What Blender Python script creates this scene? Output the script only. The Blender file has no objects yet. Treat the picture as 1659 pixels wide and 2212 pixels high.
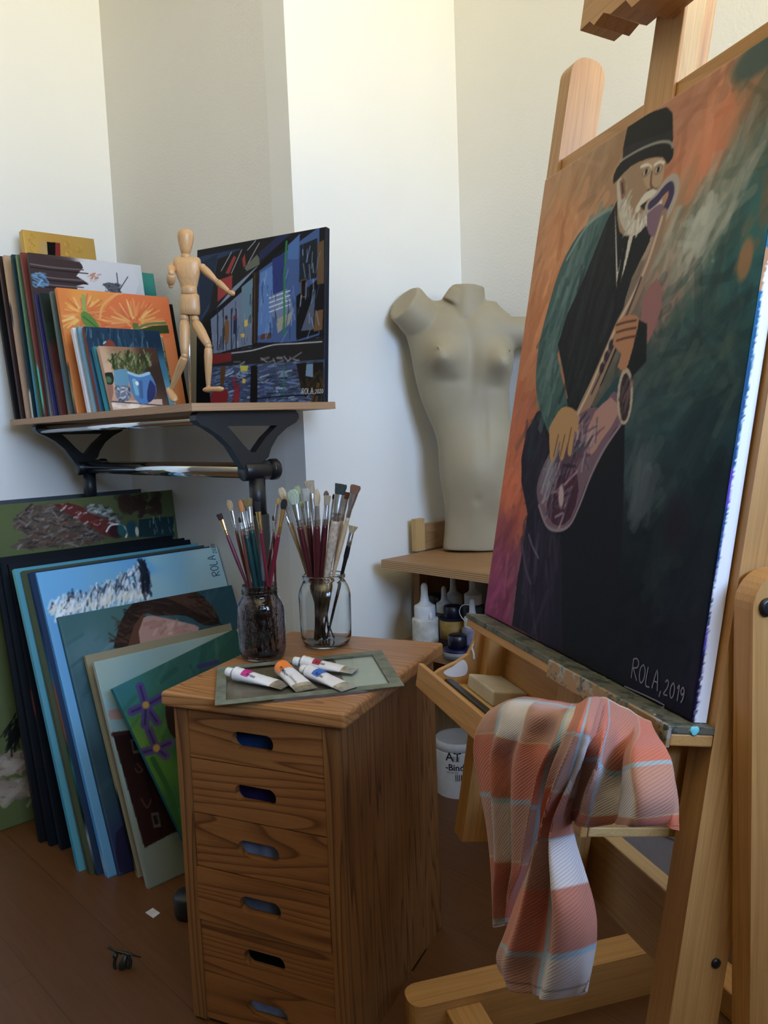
import bpy, bmesh, math, random
import numpy as np
from mathutils import Vector, Matrix
rnd = random.Random(7); npr = np.random.RandomState(5)

# ------------------------------------------------------------------ camera
W_IMG, H_IMG = 1659, 2212
F_PX, ROLL, PITCH, YAW, EYE = 1773.3, .0383536, .1020575, .753635, 1.17
def cam_axes():
    cy, sy = math.cos(YAW), math.sin(YAW)
    r = np.array([cy, -sy, 0.]); f = np.array([sy, cy, 0.]); u = np.array([0, 0, 1.])
    cp, sp = math.cos(PITCH), math.sin(PITCH)
    f2 = f*cp-u*sp; d = -(u*cp+f*sp)
    cr, sr = math.cos(ROLL), math.sin(ROLL)
    return np.array([cr*r+sr*d, -sr*r+cr*d, f2])
M = cam_axes(); CAM = np.array([0, 0, EYE])
sc = bpy.context.scene; COL = sc.collection
cd = bpy.data.cameras.new('camera'); cam = bpy.data.objects.new('camera', cd); COL.objects.link(cam)
R3 = Matrix((M[0], -M[1], -M[2])).transposed()
cam.matrix_world = Matrix.Translation(CAM) @ R3.to_4x4()
cd.sensor_fit = 'VERTICAL'; cd.sensor_height = 36; cd.sensor_width = 27; cd.lens = F_PX/H_IMG*36
cd.clip_start = .02; cd.clip_end = 60
sc.camera = cam

# ------------------------------------------------------------------ exposure, world, window light
sc.view_settings.view_transform = 'Standard'; sc.view_settings.look = 'None'
sc.view_settings.gamma = 1; sc.view_settings.use_curve_mapping = False
sc.view_settings.exposure = 0.0
wd = bpy.data.worlds.new('world'); sc.world = wd; wd.use_nodes = True
wd.node_tree.nodes['Background'].inputs[0].default_value = (.62, .72, 1, 1)
wd.node_tree.nodes['Background'].inputs[1].default_value = .3
def area(name, loc, look, sx, sy, power, col, spread=180):
    l = bpy.data.lights.new(name, 'AREA'); l.shape = 'RECTANGLE'; l.size = sx; l.size_y = sy
    l.energy = power; l.color = col; l.spread = math.radians(spread)
    o = bpy.data.objects.new(name, l); COL.objects.link(o); o.location = loc
    o.rotation_euler = (Vector(look)-Vector(loc)).to_track_quat('-Z', 'Y').to_euler()
    return o
SKY_W, GND_W = 450, 860
# cool daylight coming down and warm light thrown up from the ground outside, both through the window
area('sky_daylight', (.35, -3.2, 2.45), (.3, -.95, 2.1), 3.6, 1.5, SKY_W, (.44, .64, 1))
area('ground_bounce', (.35, -3.2, .85), (.3, -.95, 1.6), 3.6, 1.5, GND_W, (1, .86, .50))
try:
    sc.cycles.use_denoising = True; sc.cycles.max_bounces = 9; sc.cycles.transmission_bounces = 9
    sc.cycles.transparent_max_bounces = 12; sc.cycles.sample_clamp_indirect = 4; sc.cycles.caustics_refractive = False
    sc.cycles.caustics_reflective = False
except Exception: pass

# ------------------------------------------------------------------ surveying: a sight line from the camera meets a plane
def nrm(v): v = np.array(v, float); return v/np.linalg.norm(v)
def ray(px, py): return M.T @ np.array([px-W_IMG/2, py-H_IMG/2, F_PX])
def onpl(px, py, n, d):
    r = ray(px, py); n = np.array(n, float); return CAM + r*((d-n@CAM)/(n@r))
def atz(px, py, z): return onpl(px, py, (0, 0, 1), z)
def atx(px, py, x): return onpl(px, py, (1, 0, 0), x)
def aty(px, py, y): return onpl(px, py, (0, 1, 0), y)
FH = np.array([math.sin(YAW), math.cos(YAW), 0.]); RH = np.array([math.cos(YAW), -math.sin(YAW), 0.])
def atd(px, py, p0, off=0): return onpl(px, py, FH, FH@np.array(p0)+off)   # upright plane facing the viewer through p0

# ------------------------------------------------------------------ colour
def lin(c):
    c = np.asarray(c, float)
    return np.where(c <= .04045, c/12.92, ((np.maximum(c, 0)+.055)/1.055)**2.4)
def L(r, g, b): return tuple(lin(np.array([r, g, b])/255.))

# ------------------------------------------------------------------ materials
def newmat(name):
    m = bpy.data.materials.new(name); m.use_nodes = True
    return m, m.node_tree.nodes, m.node_tree.links, m.node_tree.nodes['Principled BSDF']
def nd(N, t, **k):
    n = N.new(t)
    for a, b in k.items():
        if isinstance(a, str) and hasattr(n, a): setattr(n, a, b)
    return n
def ramp(N, stops):
    r = N.new('ShaderNodeValToRGB'); e = r.color_ramp.elements
    e[0].position = stops[0][0]; e[0].color = (*stops[0][1], 1)
    e[1].position = stops[-1][0]; e[1].color = (*stops[-1][1], 1)
    for p, c in stops[1:-1]:
        x = e.new(p); x.color = (*c, 1)
    return r
def bump(N, Lk, b, src, strength, dist=.001):
    bp = N.new('ShaderNodeBump'); bp.inputs['Strength'].default_value = strength; bp.inputs['Distance'].default_value = dist
    Lk.new(src, bp.inputs['Height']); Lk.new(bp.outputs[0], b.inputs['Normal']); return bp
_mc = {}
def plain(name, col, rough=.5, metal=0, noise=.12, scale=40, bmp=0, **kw):
    if name in _mc: return _mc[name]
    m, N, K, b = newmat(name)
    tc = N.new('ShaderNodeTexCoord'); nz = N.new('ShaderNodeTexNoise'); nz.inputs['Scale'].default_value = scale
    nz.inputs['Detail'].default_value = 5; K.new(tc.outputs['Object'], nz.inputs['Vector'])
    c = np.array(col)
    r = ramp(N, [(.3, tuple(c*(1-noise))), (.7, tuple(np.minimum(c*(1+noise), 1)))])
    K.new(nz.outputs[0], r.inputs[0]); K.new(r.outputs[0], b.inputs['Base Color'])
    b.inputs['Roughness'].default_value = rough; b.inputs['Metallic'].default_value = metal
    for k, v in kw.items(): b.inputs[k.replace('_', ' ')].default_value = v
    if bmp: bump(N, K, b, nz.outputs[0], bmp)
    _mc[name] = m; return m
def wood(name, light, dark, ring=9, rough=.45, contrast=1, fine=1, along=.10, knots=True):
    """grain runs along the x of the 'gc' attribute (metres on the board)"""
    m, N, K, b = newmat(name)
    at = nd(N, 'ShaderNodeAttribute', attribute_name='gc')
    mp = N.new('ShaderNodeMapping'); mp.inputs['Scale'].default_value = (along*ring, ring, ring*.9); K.new(at.outputs['Vector'], mp.inputs[0])
    n1 = N.new('ShaderNodeTexNoise'); n1.inputs['Scale'].default_value = .9; n1.inputs['Detail'].default_value = 1; n1.inputs['Roughness'].default_value = .35
    K.new(mp.outputs[0], n1.inputs['Vector'])
    mul = nd(N, 'ShaderNodeMath', operation='MULTIPLY'); mul.inputs[1].default_value = 13; K.new(n1.outputs[0], mul.inputs[0])
    fr = nd(N, 'ShaderNodeMath', operation='FRACT'); K.new(mul.outputs[0], fr.inputs[0])
    l, d = np.array(light), np.array(dark); mid = l*.7+d*.3
    r = ramp(N, [(0, tuple(l)), (.45, tuple(l*.96+d*.04)), (.78, tuple(l*(1-.35*contrast)+d*.35*contrast)), (.92, tuple(l*(1-.8*contrast)+d*.8*contrast)), (1, tuple(l))])
    K.new(fr.outputs[0], r.inputs[0])
    mp2 = N.new('ShaderNodeMapping'); mp2.inputs['Scale'].default_value = (9, 420, 420); K.new(at.outputs['Vector'], mp2.inputs[0])
    n2 = N.new('ShaderNodeTexNoise'); n2.inputs['Scale'].default_value = 1; n2.inputs['Detail'].default_value = 3; K.new(mp2.outputs[0], n2.inputs['Vector'])
    r2 = ramp(N, [(.3, (1-.22*fine,)*3), (.7, (1,)*3)]); K.new(n2.outputs[0], r2.inputs[0])
    mx = nd(N, 'ShaderNodeMix', data_type='RGBA', blend_type='MULTIPLY'); mx.inputs[0].default_value = 1
    K.new(r.outputs[0], mx.inputs[6]); K.new(r2.outputs[0], mx.inputs[7])
    n3 = N.new('ShaderNodeTexNoise'); n3.inputs['Scale'].default_value = 5; n3.inputs['Detail'].default_value = 3; K.new(at.outputs['Vector'], n3.inputs['Vector'])
    r3 = ramp(N, [(.3, (.82, .80, .78)), (.7, (1, 1, 1))]); K.new(n3.outputs[0], r3.inputs[0])
    mx2 = nd(N, 'ShaderNodeMix', data_type='RGBA', blend_type='MULTIPLY'); mx2.inputs[0].default_value = 1
    K.new(mx.outputs[2], mx2.inputs[6]); K.new(r3.outputs[0], mx2.inputs[7])
    out = mx2.outputs[2]
    if knots:
        mp3 = N.new('ShaderNodeMapping'); mp3.inputs['Scale'].default_value = (3.2, 7.5, 7.5); K.new(at.outputs['Vector'], mp3.inputs[0])
        vo = N.new('ShaderNodeTexVoronoi'); vo.inputs['Scale'].default_value = 1; K.new(mp3.outputs[0], vo.inputs['Vector'])
        r4 = ramp(N, [(.035, (1, 1, 1)), (.075, (0, 0, 0))]); K.new(vo.outputs['Distance'], r4.inputs[0])
        mx3 = nd(N, 'ShaderNodeMix', data_type='RGBA'); K.new(r4.outputs[0], mx3.inputs[0]); K.new(out, mx3.inputs[6]); mx3.inputs[7].default_value = (*(d*.45), 1)
        out = mx3.outputs[2]
    K.new(out, b.inputs['Base Color']); b.inputs['Roughness'].default_value = rough
    bump(N, K, b, n2.outputs[0], .15, .0006)
    return m
PINE = wood('stained_pine', L(150, 98, 52), L(78, 40, 16), ring=13, rough=.42)
PINE_SIDE = wood('stained_pine_side', L(140, 94, 50), L(72, 38, 16), ring=22, rough=.5, along=.05, contrast=1.1)
BEECH = wood('easel_beech', L(204, 153, 91), L(154, 104, 50), ring=12, rough=.45, contrast=.45, along=.06, knots=False)
BEECH_PALE = wood('pale_beech', L(214, 176, 116), L(176, 132, 76), ring=12, rough=.5, contrast=.4, along=.06, knots=False)
DESK = wood('plywood_face', L(172, 130, 86), L(120, 82, 46), ring=10, rough=.5, contrast=.5)
LIMB = wood('mannequin_wood', L(214, 168, 116), L(184, 130, 80), ring=16, rough=.4, contrast=.35, along=.08, knots=False)
def ply_edge(name, lo, hi, n=7, axis=2, thick=.018):
    m, N, K, b = newmat(name)
    at = nd(N, 'ShaderNodeAttribute', attribute_name='gc'); sp = N.new('ShaderNodeSeparateXYZ'); K.new(at.outputs['Vector'], sp.inputs[0])
    mu = nd(N, 'ShaderNodeMath', operation='MULTIPLY'); mu.inputs[1].default_value = n/thick; K.new(sp.outputs[axis], mu.inputs[0])
    fr = nd(N, 'ShaderNodeMath', operation='FRACT'); K.new(mu.outputs[0], fr.inputs[0])
    r = ramp(N, [(0, hi), (.45, hi), (.55, lo), (.95, lo), (1, hi)]); K.new(fr.outputs[0], r.inputs[0])
    K.new(r.outputs[0], b.inputs['Base Color']); b.inputs['Roughness'].default_value = .6; return m
PLY = ply_edge('plywood_edge', L(140, 104, 76), L(196, 160, 124))
def painted(name='acrylic_paint', rough=.5, weave=.25):
    m, N, K, b = newmat(name)
    at = nd(N, 'ShaderNodeAttribute', attribute_name='Col'); K.new(at.outputs['Color'], b.inputs['Base Color'])
    tc = N.new('ShaderNodeTexCoord')
    nz = N.new('ShaderNodeTexNoise'); nz.inputs['Scale'].default_value = 900; nz.inputs['Detail'].default_value = 2; K.new(tc.outputs['Object'], nz.inputs['Vector'])
    n2 = N.new('ShaderNodeTexNoise'); n2.inputs['Scale'].default_value = 60; n2.inputs['Detail'].default_value = 4; K.new(tc.outputs['Object'], n2.inputs['Vector'])
    ad = nd(N, 'ShaderNodeMath', operation='ADD'); K.new(nz.outputs[0], ad.inputs[0]); K.new(n2.outputs[0], ad.inputs[1])
    bump(N, K, b, ad.outputs[0], weave, .0008); b.inputs['Roughness'].default_value = rough; b.inputs['Specular IOR Level'].default_value = .12
    return m
ACRYL = painted(); ACRYL_GLOSS = painted('varnished_paint', .4, .3)
def wallmat(name, col, bscale=150, bst=.3):
    m, N, K, b = newmat(name)
    tc = N.new('ShaderNodeTexCoord')
    nz = N.new('ShaderNodeTexNoise'); nz.inputs['Scale'].default_value = bscale; nz.inputs['Detail'].default_value = 3; K.new(tc.outputs['Object'], nz.inputs['Vector'])
    n2 = N.new('ShaderNodeTexNoise'); n2.inputs['Scale'].default_value = 2.2; n2.inputs['Detail'].default_value = 2; K.new(tc.outputs['Object'], n2.inputs['Vector'])
    c = np.array(col); r = ramp(N, [(.3, tuple(c*.97)), (.7, tuple(c))]); K.new(n2.outputs[0], r.inputs[0]); K.new(r.outputs[0], b.inputs['Base Color'])
    b.inputs['Roughness'].default_value = .85; bump(N, K, b, nz.outputs[0], bst, .004)
    return m
WALL = wallmat('white_plaster', (.81, .80, .75), 90, .10)
WALL_ROUGH = wallmat('textured_plaster', (.77, .75, .69), 130, .30)
BLACK = plain('black_powder_coat', (.012, .014, .018), .42, noise=.1, scale=300, bmp=.1)
BLACK_PL = plain('black_plastic', (.010, .011, .014), .35)
CHROME = plain('chrome', (.80, .82, .84), .10, 1, noise=.02)
STEEL = plain('brush_ferrule_steel', (.62, .63, .64), .25, 1)
BRASS = plain('brush_ferrule_brass', (.80, .55, .22), .25, 1)
WHITE_PL = plain('white_plastic', L(225, 226, 228), .4, noise=.04)
def floor_mat():
    m, N, K, b = newmat('laminate_floor')
    tc = N.new('ShaderNodeTexCoord'); mp = N.new('ShaderNodeMapping'); mp.inputs['Rotation'].default_value = (0, 0, math.radians(90)); K.new(tc.outputs['Object'], mp.inputs[0])
    br = N.new('ShaderNodeTexBrick'); br.inputs['Scale'].default_value = 1; br.inputs['Mortar Size'].default_value = .0012; br.inputs['Brick Width'].default_value = 1.2; br.inputs['Row Height'].default_value = .19
    br.inputs['Color1'].default_value = (*L(92, 58, 30), 1); br.inputs['Color2'].default_value = (*L(98, 62, 33), 1); br.inputs['Mortar'].default_value = (*L(70, 42, 22), 1)
    K.new(mp.outputs[0], br.inputs['Vector'])
    mp2 = N.new('ShaderNodeMapping'); mp2.inputs['Scale'].default_value = (3, 60, 1); K.new(mp.outputs[0], mp2.inputs[0])
    nz = N.new('ShaderNodeTexNoise'); nz.inputs['Scale'].default_value = 1.5; nz.inputs['Detail'].default_value = 5; K.new(mp2.outputs[0], nz.inputs['Vector'])
    r = ramp(N, [(.3, (.78, .76, .72)), (.7, (1, 1, 1))]); K.new(nz.outputs[0], r.inputs[0])
    mx = nd(N, 'ShaderNodeMix', data_type='RGBA', blend_type='MULTIPLY'); mx.inputs[0].default_value = 1; K.new(br.outputs[0], mx.inputs[6]); K.new(r.outputs[0], mx.inputs[7])
    K.new(mx.outputs[2], b.inputs['Base Color']); b.inputs['Roughness'].default_value = .42
    return m
def glassmat(name, col=(1, 1, 1), rough=.02, bumpy=0):
    m, N, K, b = newmat(name)
    b.inputs['Base Color'].default_value = (*col, 1); b.inputs['Roughness'].default_value = rough
    b.inputs['Transmission Weight'].default_value = 1; b.inputs['IOR'].default_value = 1.47
    tc = N.new('ShaderNodeTexCoord'); nz = N.new('ShaderNodeTexNoise'); nz.inputs['Scale'].default_value = 55 if bumpy else 20; K.new(tc.outputs['Object'], nz.inputs['Vector'])
    bump(N, K, b, nz.outputs[0], bumpy or .03, .004)
    return m

# ------------------------------------------------------------------ mesh building
def wloc(o):
    v = np.zeros(3)
    while o is not None: v = v+np.array(o.location); o = o.parent
    return v
class MB:
    def __init__(s): s.v = []; s.f = []; s.g = []; s.mi = []; s.c = []; s.n = 0; s.sm = []
    def add(s, v, f, g=None, mi=0, col=None, smooth=False):
        v = np.asarray(v, float).reshape(-1, 3); k = s.n
        s.v.append(v); s.f += [tuple(int(i)+k for i in q) for q in f]; s.n += len(v)
        s.g.append(np.asarray(g, float).reshape(-1, 3) if g is not None else v.copy())
        s.mi += [mi]*len(f); s.sm += [smooth]*len(f)
        c = np.ones((len(v), 3)) if col is None else np.broadcast_to(np.asarray(col, float), (len(v), 3))
        s.c.append(c); return s
    def box(s, o, a, b, c, bevel=.0015, mi=0, seg=2, grain=None, off=None):
        """box from corner o along the edge vectors a, b, c"""
        o, a, b, c = [np.array(x, float) for x in (o, a, b, c)]
        Ls = np.array([np.linalg.norm(x) for x in (a, b, c)]); A = np.array([a/Ls[0], b/Ls[1], c/Ls[2]])
        bm = bmesh.new(); bmesh.ops.create_cube(bm, size=1)
        for q in bm.verts: q.co = Vector([(q.co[i]+.5)*Ls[i] for i in range(3)])
        if bevel: bmesh.ops.bevel(bm, geom=bm.edges[:], offset=min(bevel, Ls.min()*.3), segments=seg, profile=.5, affect='EDGES')
        loc = np.array([q.co[:] for q in bm.verts]); fs = [[q.index for q in f.verts] for f in bm.faces]; bm.free()
        if np.linalg.det(A) < 0: fs = [f[::-1] for f in fs]
        gi = int(np.argmax(Ls)) if grain is None else grain
        order = [gi]+[i for i in range(3) if i != gi]
        of = np.array([rnd.random()*5 for _ in range(3)]) if off is None else np.array(off)
        return s.add(o+loc@A, fs, loc[:, order]+of, mi)
    def prism(s, pts, o, a, b, d, mi=0, grain=0, hole=None, cap=True, off=None):
        """polygon pts (in metres along unit vectors a, b) pushed along d; an optional hole"""
        o, a, b, d = [np.array(x, float) for x in (o, a, b, d)]
        P = [tuple(p) for p in pts]
        def area(q): return sum(q[i][0]*q[(i+1) % len(q)][1]-q[(i+1) % len(q)][0]*q[i][1] for i in range(len(q)))
        if area(P) < 0: P = P[::-1]
        flip = np.dot(np.cross(a, b), d) > 0
        of = np.array([rnd.random()*5 for _ in range(3)]) if off is None else np.array(off)
        def ring(q, inv):
            q = np.array(q); n = len(q)
            lo = o+q[:, :1]*a+q[:, 1:]*b; hi = lo+d
            g = np.zeros((2*n, 3)); ga = q[:, 0] if grain == 0 else q[:, 1]; gb = q[:, 1] if grain == 0 else q[:, 0]
            g[:n, 0] = g[n:, 0] = ga; g[:n, 1] = g[n:, 1] = gb; g[n:, 2] = np.linalg.norm(d)
            fs = []
            for i in range(n):
                j = (i+1) % n; f = (i, j, n+j, n+i)
                if not flip: f = f[::-1]
                if inv: f = f[::-1]
                fs.append(f)
            s.add(np.vstack([lo, hi]), fs, g+of, mi)
        ring(P, False)
        K = list(P)
        if hole is not None:
            Hh = [tuple(p) for p in hole]
            if area(Hh) < 0: Hh = Hh[::-1]
            ring(Hh, True)
            bi = min(((i, j) for i in range(len(P)) for j in range(len(Hh))), key=lambda t: (P[t[0]][0]-Hh[t[1]][0])**2+(P[t[0]][1]-Hh[t[1]][1])**2)
            i, j = bi; Hr = Hh[::-1]; jr = len(Hh)-1-j
            K = P[:i+1]+Hr[jr:]+Hr[:jr+1]+P[i:]
        if cap:
            q = np.array(K); n = len(q); lo = o+q[:, :1]*a+q[:, 1:]*b
            g = np.zeros((n, 3)); g[:, 0] = q[:, 0] if grain == 0 else q[:, 1]; g[:, 1] = q[:, 1] if grain == 0 else q[:, 0]
            f0 = tuple(range(n))
            # triangulate with the library so slits and concave outlines fill cleanly
            from mathutils.geometry import tessellate_polygon
            loops = [[Vector((x, y, 0)) for x, y in P]]+([[Vector((x, y, 0)) for x, y in Hh]] if hole is not None else [])
            allp = np.array(P+(Hh if hole is not None else [])); tris = tessellate_polygon(loops)
            lo = o+allp[:, :1]*a+allp[:, 1:]*b; n = len(allp)
            g = np.zeros((n, 3)); g[:, 0] = allp[:, 0] if grain == 0 else allp[:, 1]; g[:, 1] = allp[:, 1] if grain == 0 else allp[:, 0]
            T = []
            for t in tris:
                p, q2, r = [allp[k] for k in t]
                ar = (q2[0]-p[0])*(r[1]-p[1])-(q2[1]-p[1])*(r[0]-p[0])
                if abs(ar) < 1e-12: continue
                T.append(tuple(t) if ar > 0 else tuple(t)[::-1])
            s.add(lo, [t[::-1] if flip else t for t in T], g+of, mi)
            g2 = g.copy(); g2[:, 2] = np.linalg.norm(d)
            s.add(lo+d, [t if flip else t[::-1] for t in T], g2+of, mi)
        return s
    def lathe(s, prof, o, ax=(0, 0, 1), seg=32, mi=0, sx=1, ref=None, col=None, sy=1):
        ax = nrm(ax); o = np.array(o, float)
        t = np.array([1., 0, 0]) if ref is None else np.array(ref, float)
        if abs(t@ax) > .95: t = np.array([0, 1., 0])
        x = nrm(t-ax*(t@ax)); y = np.cross(ax, x); V = []; G = []
        for r, h in prof:
            for k in range(seg):
                a = 2*math.pi*k/seg
                V.append(o+ax*h+x*math.cos(a)*r*sx+y*math.sin(a)*r*sy); G.append((h, r*math.cos(a), r*math.sin(a)))
        fs = []
        for i in range(len(prof)-1):
            for k in range(seg):
                q = (k+1) % seg; fs.append((i*seg+k, i*seg+q, (i+1)*seg+q, (i+1)*seg+k))
        if prof[0][0] > 1e-6: fs.append(tuple(range(seg))[::-1])
        if prof[-1][0] > 1e-6: fs.append(tuple((len(prof)-1)*seg+k for k in range(seg)))
        of = np.array([rnd.random()*5, 0, 0])
        return s.add(V, fs, np.array(G)+of, mi, col, smooth=True)
    def limb(s, p, q, prof, seg=20, mi=0, flat=1, ref=None):
        p = np.array(p, float); q = np.array(q, float); Ln = np.linalg.norm(q-p)
        return s.lathe([(r, h*Ln) for r, h in prof], p, q-p, seg, mi, sy=flat, ref=ref)
    def tube(s, path, rad, seg=8, mi=0, col=None):
        P = np.array(path, float); n = len(P); R = np.full(n, rad) if np.isscalar(rad) else np.array(rad, float)
        T = np.gradient(P, axis=0); V = []; up = np.array([0, 0, 1.])
        if abs(nrm(T[0])@up) > .9: up = np.array([1., 0, 0])
        x = nrm(np.cross(T[0], up)); G = []
        dist = 0
        for i in range(n):
            t = nrm(T[i]); x = nrm(x-t*(x@t)); y = np.cross(t, x)
            if i: dist += np.linalg.norm(P[i]-P[i-1])
            for k in range(seg):
                a = 2*math.pi*k/seg; V.append(P[i]+R[i]*(x*math.cos(a)+y*math.sin(a))); G.append((dist, R[i]*math.cos(a), R[i]*math.sin(a)))
        fs = [(i*seg+k, i*seg+(k+1) % seg, (i+1)*seg+(k+1) % seg, (i+1)*seg+k) for i in range(n-1) for k in range(seg)]
        fs += [tuple(range(seg))[::-1], tuple((n-1)*seg+k for k in range(seg))]
        return s.add(V, fs, G, mi, col, smooth=True)
    def ball(s, c, r, seg=16, mi=0, sc_=(1, 1, 1)):
        pr = [(math.sin(math.pi*i/10)*r, -math.cos(math.pi*i/10)*r) for i in range(11)]; pr[0] = (0, -r); pr[-1] = (0, r)
        return s.lathe(pr, c, (0, 0, 1), seg, mi, sx=sc_[0], sy=sc_[1])
    def ribbon(s, pts, n, w, h=.0004, mi=0, closed=False):
        """a painted line on a surface with normal n"""
        P = np.array(pts, float); n = nrm(n); T = np.gradient(P, axis=0) if len(P) > 1 else np.array([[1., 0, 0]])
        V = []
        for i in range(len(P)):
            sd = nrm(np.cross(n, T[i])); V += [P[i]-sd*w/2+n*h, P[i]+sd*w/2+n*h]
        fs = [(2*i, 2*i+1, 2*i+3, 2*i+2) for i in range(len(P)-1)]
        return s.add(V, fs, None, mi)
    def grid(s, V, mi=0, col=None, g=None, closed=False, flip=False, smooth=True):
        V = np.asarray(V, float); a, b = V.shape[:2]; fs = []
        idx = np.arange(a*b).reshape(a, b)
        q = np.stack([idx[:-1, :-1], idx[:-1, 1:], idx[1:, 1:], idx[1:, :-1]], -1).reshape(-1, 4)
        if closed:
            e = np.stack([idx[:-1, -1], idx[:-1, 0], idx[1:, 0], idx[1:, -1]], -1).reshape(-1, 4); q = np.vstack([q, e])
        if flip: q = q[:, ::-1]
        return s.add(V.reshape(-1, 3), q.tolist(), g, mi, None if col is None else np.asarray(col).reshape(-1, 3), smooth)
    def build(s, name, mats, parent=None, base=None, smooth=None, local=False):
        me = bpy.data.meshes.new(name); V = np.vstack(s.v)
        if parent is not None and not local: base = wloc(parent)
        if base is None: base = np.zeros(3)
        me.from_pydata((V-np.array(base)).tolist(), [], s.f)
        me.polygons.foreach_set('material_index', s.mi)
        sm = s.sm if smooth is None else [smooth]*len(s.f)
        me.polygons.foreach_set('use_smooth', sm)
        a = me.attributes.new('gc', 'FLOAT_VECTOR', 'POINT'); a.data.foreach_set('vector', np.vstack(s.g).astype(np.float32).ravel())
        ca = me.attributes.new('Col', 'FLOAT_COLOR', 'POINT'); cc = np.vstack(s.c); cc = np.hstack([cc, np.ones((len(cc), 1))]); ca.data.foreach_set('color', cc.astype(np.float32).ravel())
        for m in (mats if isinstance(mats, (list, tuple)) else [mats]): me.materials.append(m)
        me.update(); me.validate()
        o = bpy.data.objects.new(name, me); COL.objects.link(o)
        if parent is not None: o.parent = parent
        else: o.location = base
        return o
def tag(o, label=None, cat=None, group=None, kind=None):
    for k, v in (('label', label), ('category', cat), ('group', group), ('kind', kind)):
        if v: o[k] = v
    return o
def thing(name, loc, label, cat, group=None):
    o = bpy.data.objects.new(name, None); COL.objects.link(o); o.location = loc; o.empty_display_size = .02
    return tag(o, label, cat, group)
def struct(o): o['kind'] = 'structure'; return o
def text_mesh(name, body, size, o, a, b, mat, parent, ext=.0002, bold=0, align='LEFT', wrap=None):
    """flat lettering: baseline from o along unit a, up along unit b; wrap=(centre, axis, radius) bends it round a cylinder"""
    cu = bpy.data.curves.new(name, 'FONT'); cu.body = body; cu.size = size; cu.extrude = 0; cu.offset = bold; cu.align_x = align; cu.resolution_u = 3
    t = bpy.data.objects.new(name, cu); COL.objects.link(t)
    dg = bpy.context.evaluated_depsgraph_get(); me = bpy.data.meshes.new_from_object(t.evaluated_get(dg))
    COL.objects.unlink(t); bpy.data.objects.remove(t)
    o, a, b = [np.array(x, float) for x in (o, a, b)]; n = np.cross(a, b)
    P = np.array([v.co[:] for v in me.vertices]) if len(me.vertices) else np.zeros((0, 3))
    W = o+P[:, :1]*a+P[:, 1:2]*b+n*ext
    if wrap:
        c, R = np.array(wrap[0], float), wrap[1]      # o lies on the cylinder, b is its axis
        rad = nrm((o-c)-b*((o-c)@b)); tan = np.cross(b, rad); sg = 1 if tan@a > 0 else -1
        th = P[:, 0]/R*sg
        W = c+b*((o-c)@b)+P[:, 1:2]*b+(R+ext)*(np.cos(th)[:, None]*rad+np.sin(th)[:, None]*tan)
    base = wloc(parent)
    for v, w in zip(me.vertices, W-base): v.co = w
    me.materials.clear(); me.materials.append(mat); me.name = name
    ob = bpy.data.objects.new(name, me); COL.objects.link(ob); ob.parent = parent
    return ob

# hand lettering as strokes in a unit box
GLYPH = {'R': [[(.08, 0), (.05, .95)], [(.0, .85), (.3, 1), (.6, .85), (.5, .6), (.1, .5)], [(.15, .5), (.65, 0)]],
 'O': [[(.35, 1), (.08, .75), (.1, .25), (.35, 0), (.6, .25), (.62, .75), (.35, 1)]], 'L': [[(.12, 1), (.1, .05), (.55, .0)]],
 'A': [[(.05, 0), (.32, 1), (.62, 0)], [(.12, .4), (.55, .4)]], ',': [[(.2, .1), (.1, -.25)]],
 '2': [[(.1, .8), (.3, 1), (.5, .8), (.4, .45), (.08, .02), (.58, .04)]], '0': [[(.33, 1), (.1, .7), (.12, .2), (.33, 0), (.55, .25), (.55, .75), (.33, 1)]],
 '1': [[(.12, .75), (.32, 1), (.32, 0)]], '9': [[(.5, .7), (.3, .5), (.12, .7), (.3, .98), (.5, .8), (.48, .3), (.3, 0)]], ' ': []}
def smooth_path(p, k=4):
    p = np.array(p, float)
    if len(p) < 3: return p
    out = []
    for i in range(len(p)-1):
        p0, p1, p2, p3 = p[max(i-1, 0)], p[i], p[i+1], p[min(i+2, len(p)-1)]
        for t in np.linspace(0, 1, k, endpoint=False):
            out.append(.5*((2*p1)+(p2-p0)*t+(2*p0-5*p1+4*p2-p3)*t*t+(3*p1-p0-3*p2+p3)*t**3))
    out.append(p[-1]); return np.array(out)
def handwriting(name, body, o, a, b, n, size, w, mat, parent, sizes=None, extra=()):
    mb = MB(); x = 0; o, a, b = [np.array(q, float) for q in (o, a, b)]
    for i, ch in enumerate(body):
        s_ = size*(sizes[i] if sizes else 1)
        for st in GLYPH[ch]:
            P = smooth_path(st); mb.ribbon([o+a*(x+p[0]*s_*.8)+b*p[1]*s_ for p in P], n, w, .0009)
        x += s_*(.62 if ch not in ', 1' else .38)
    for st in extra:
        P = smooth_path(st); mb.ribbon([o+a*p[0]+b*p[1] for p in P], n, w, .0009)
    return mb.build(name, mat, parent)

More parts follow.
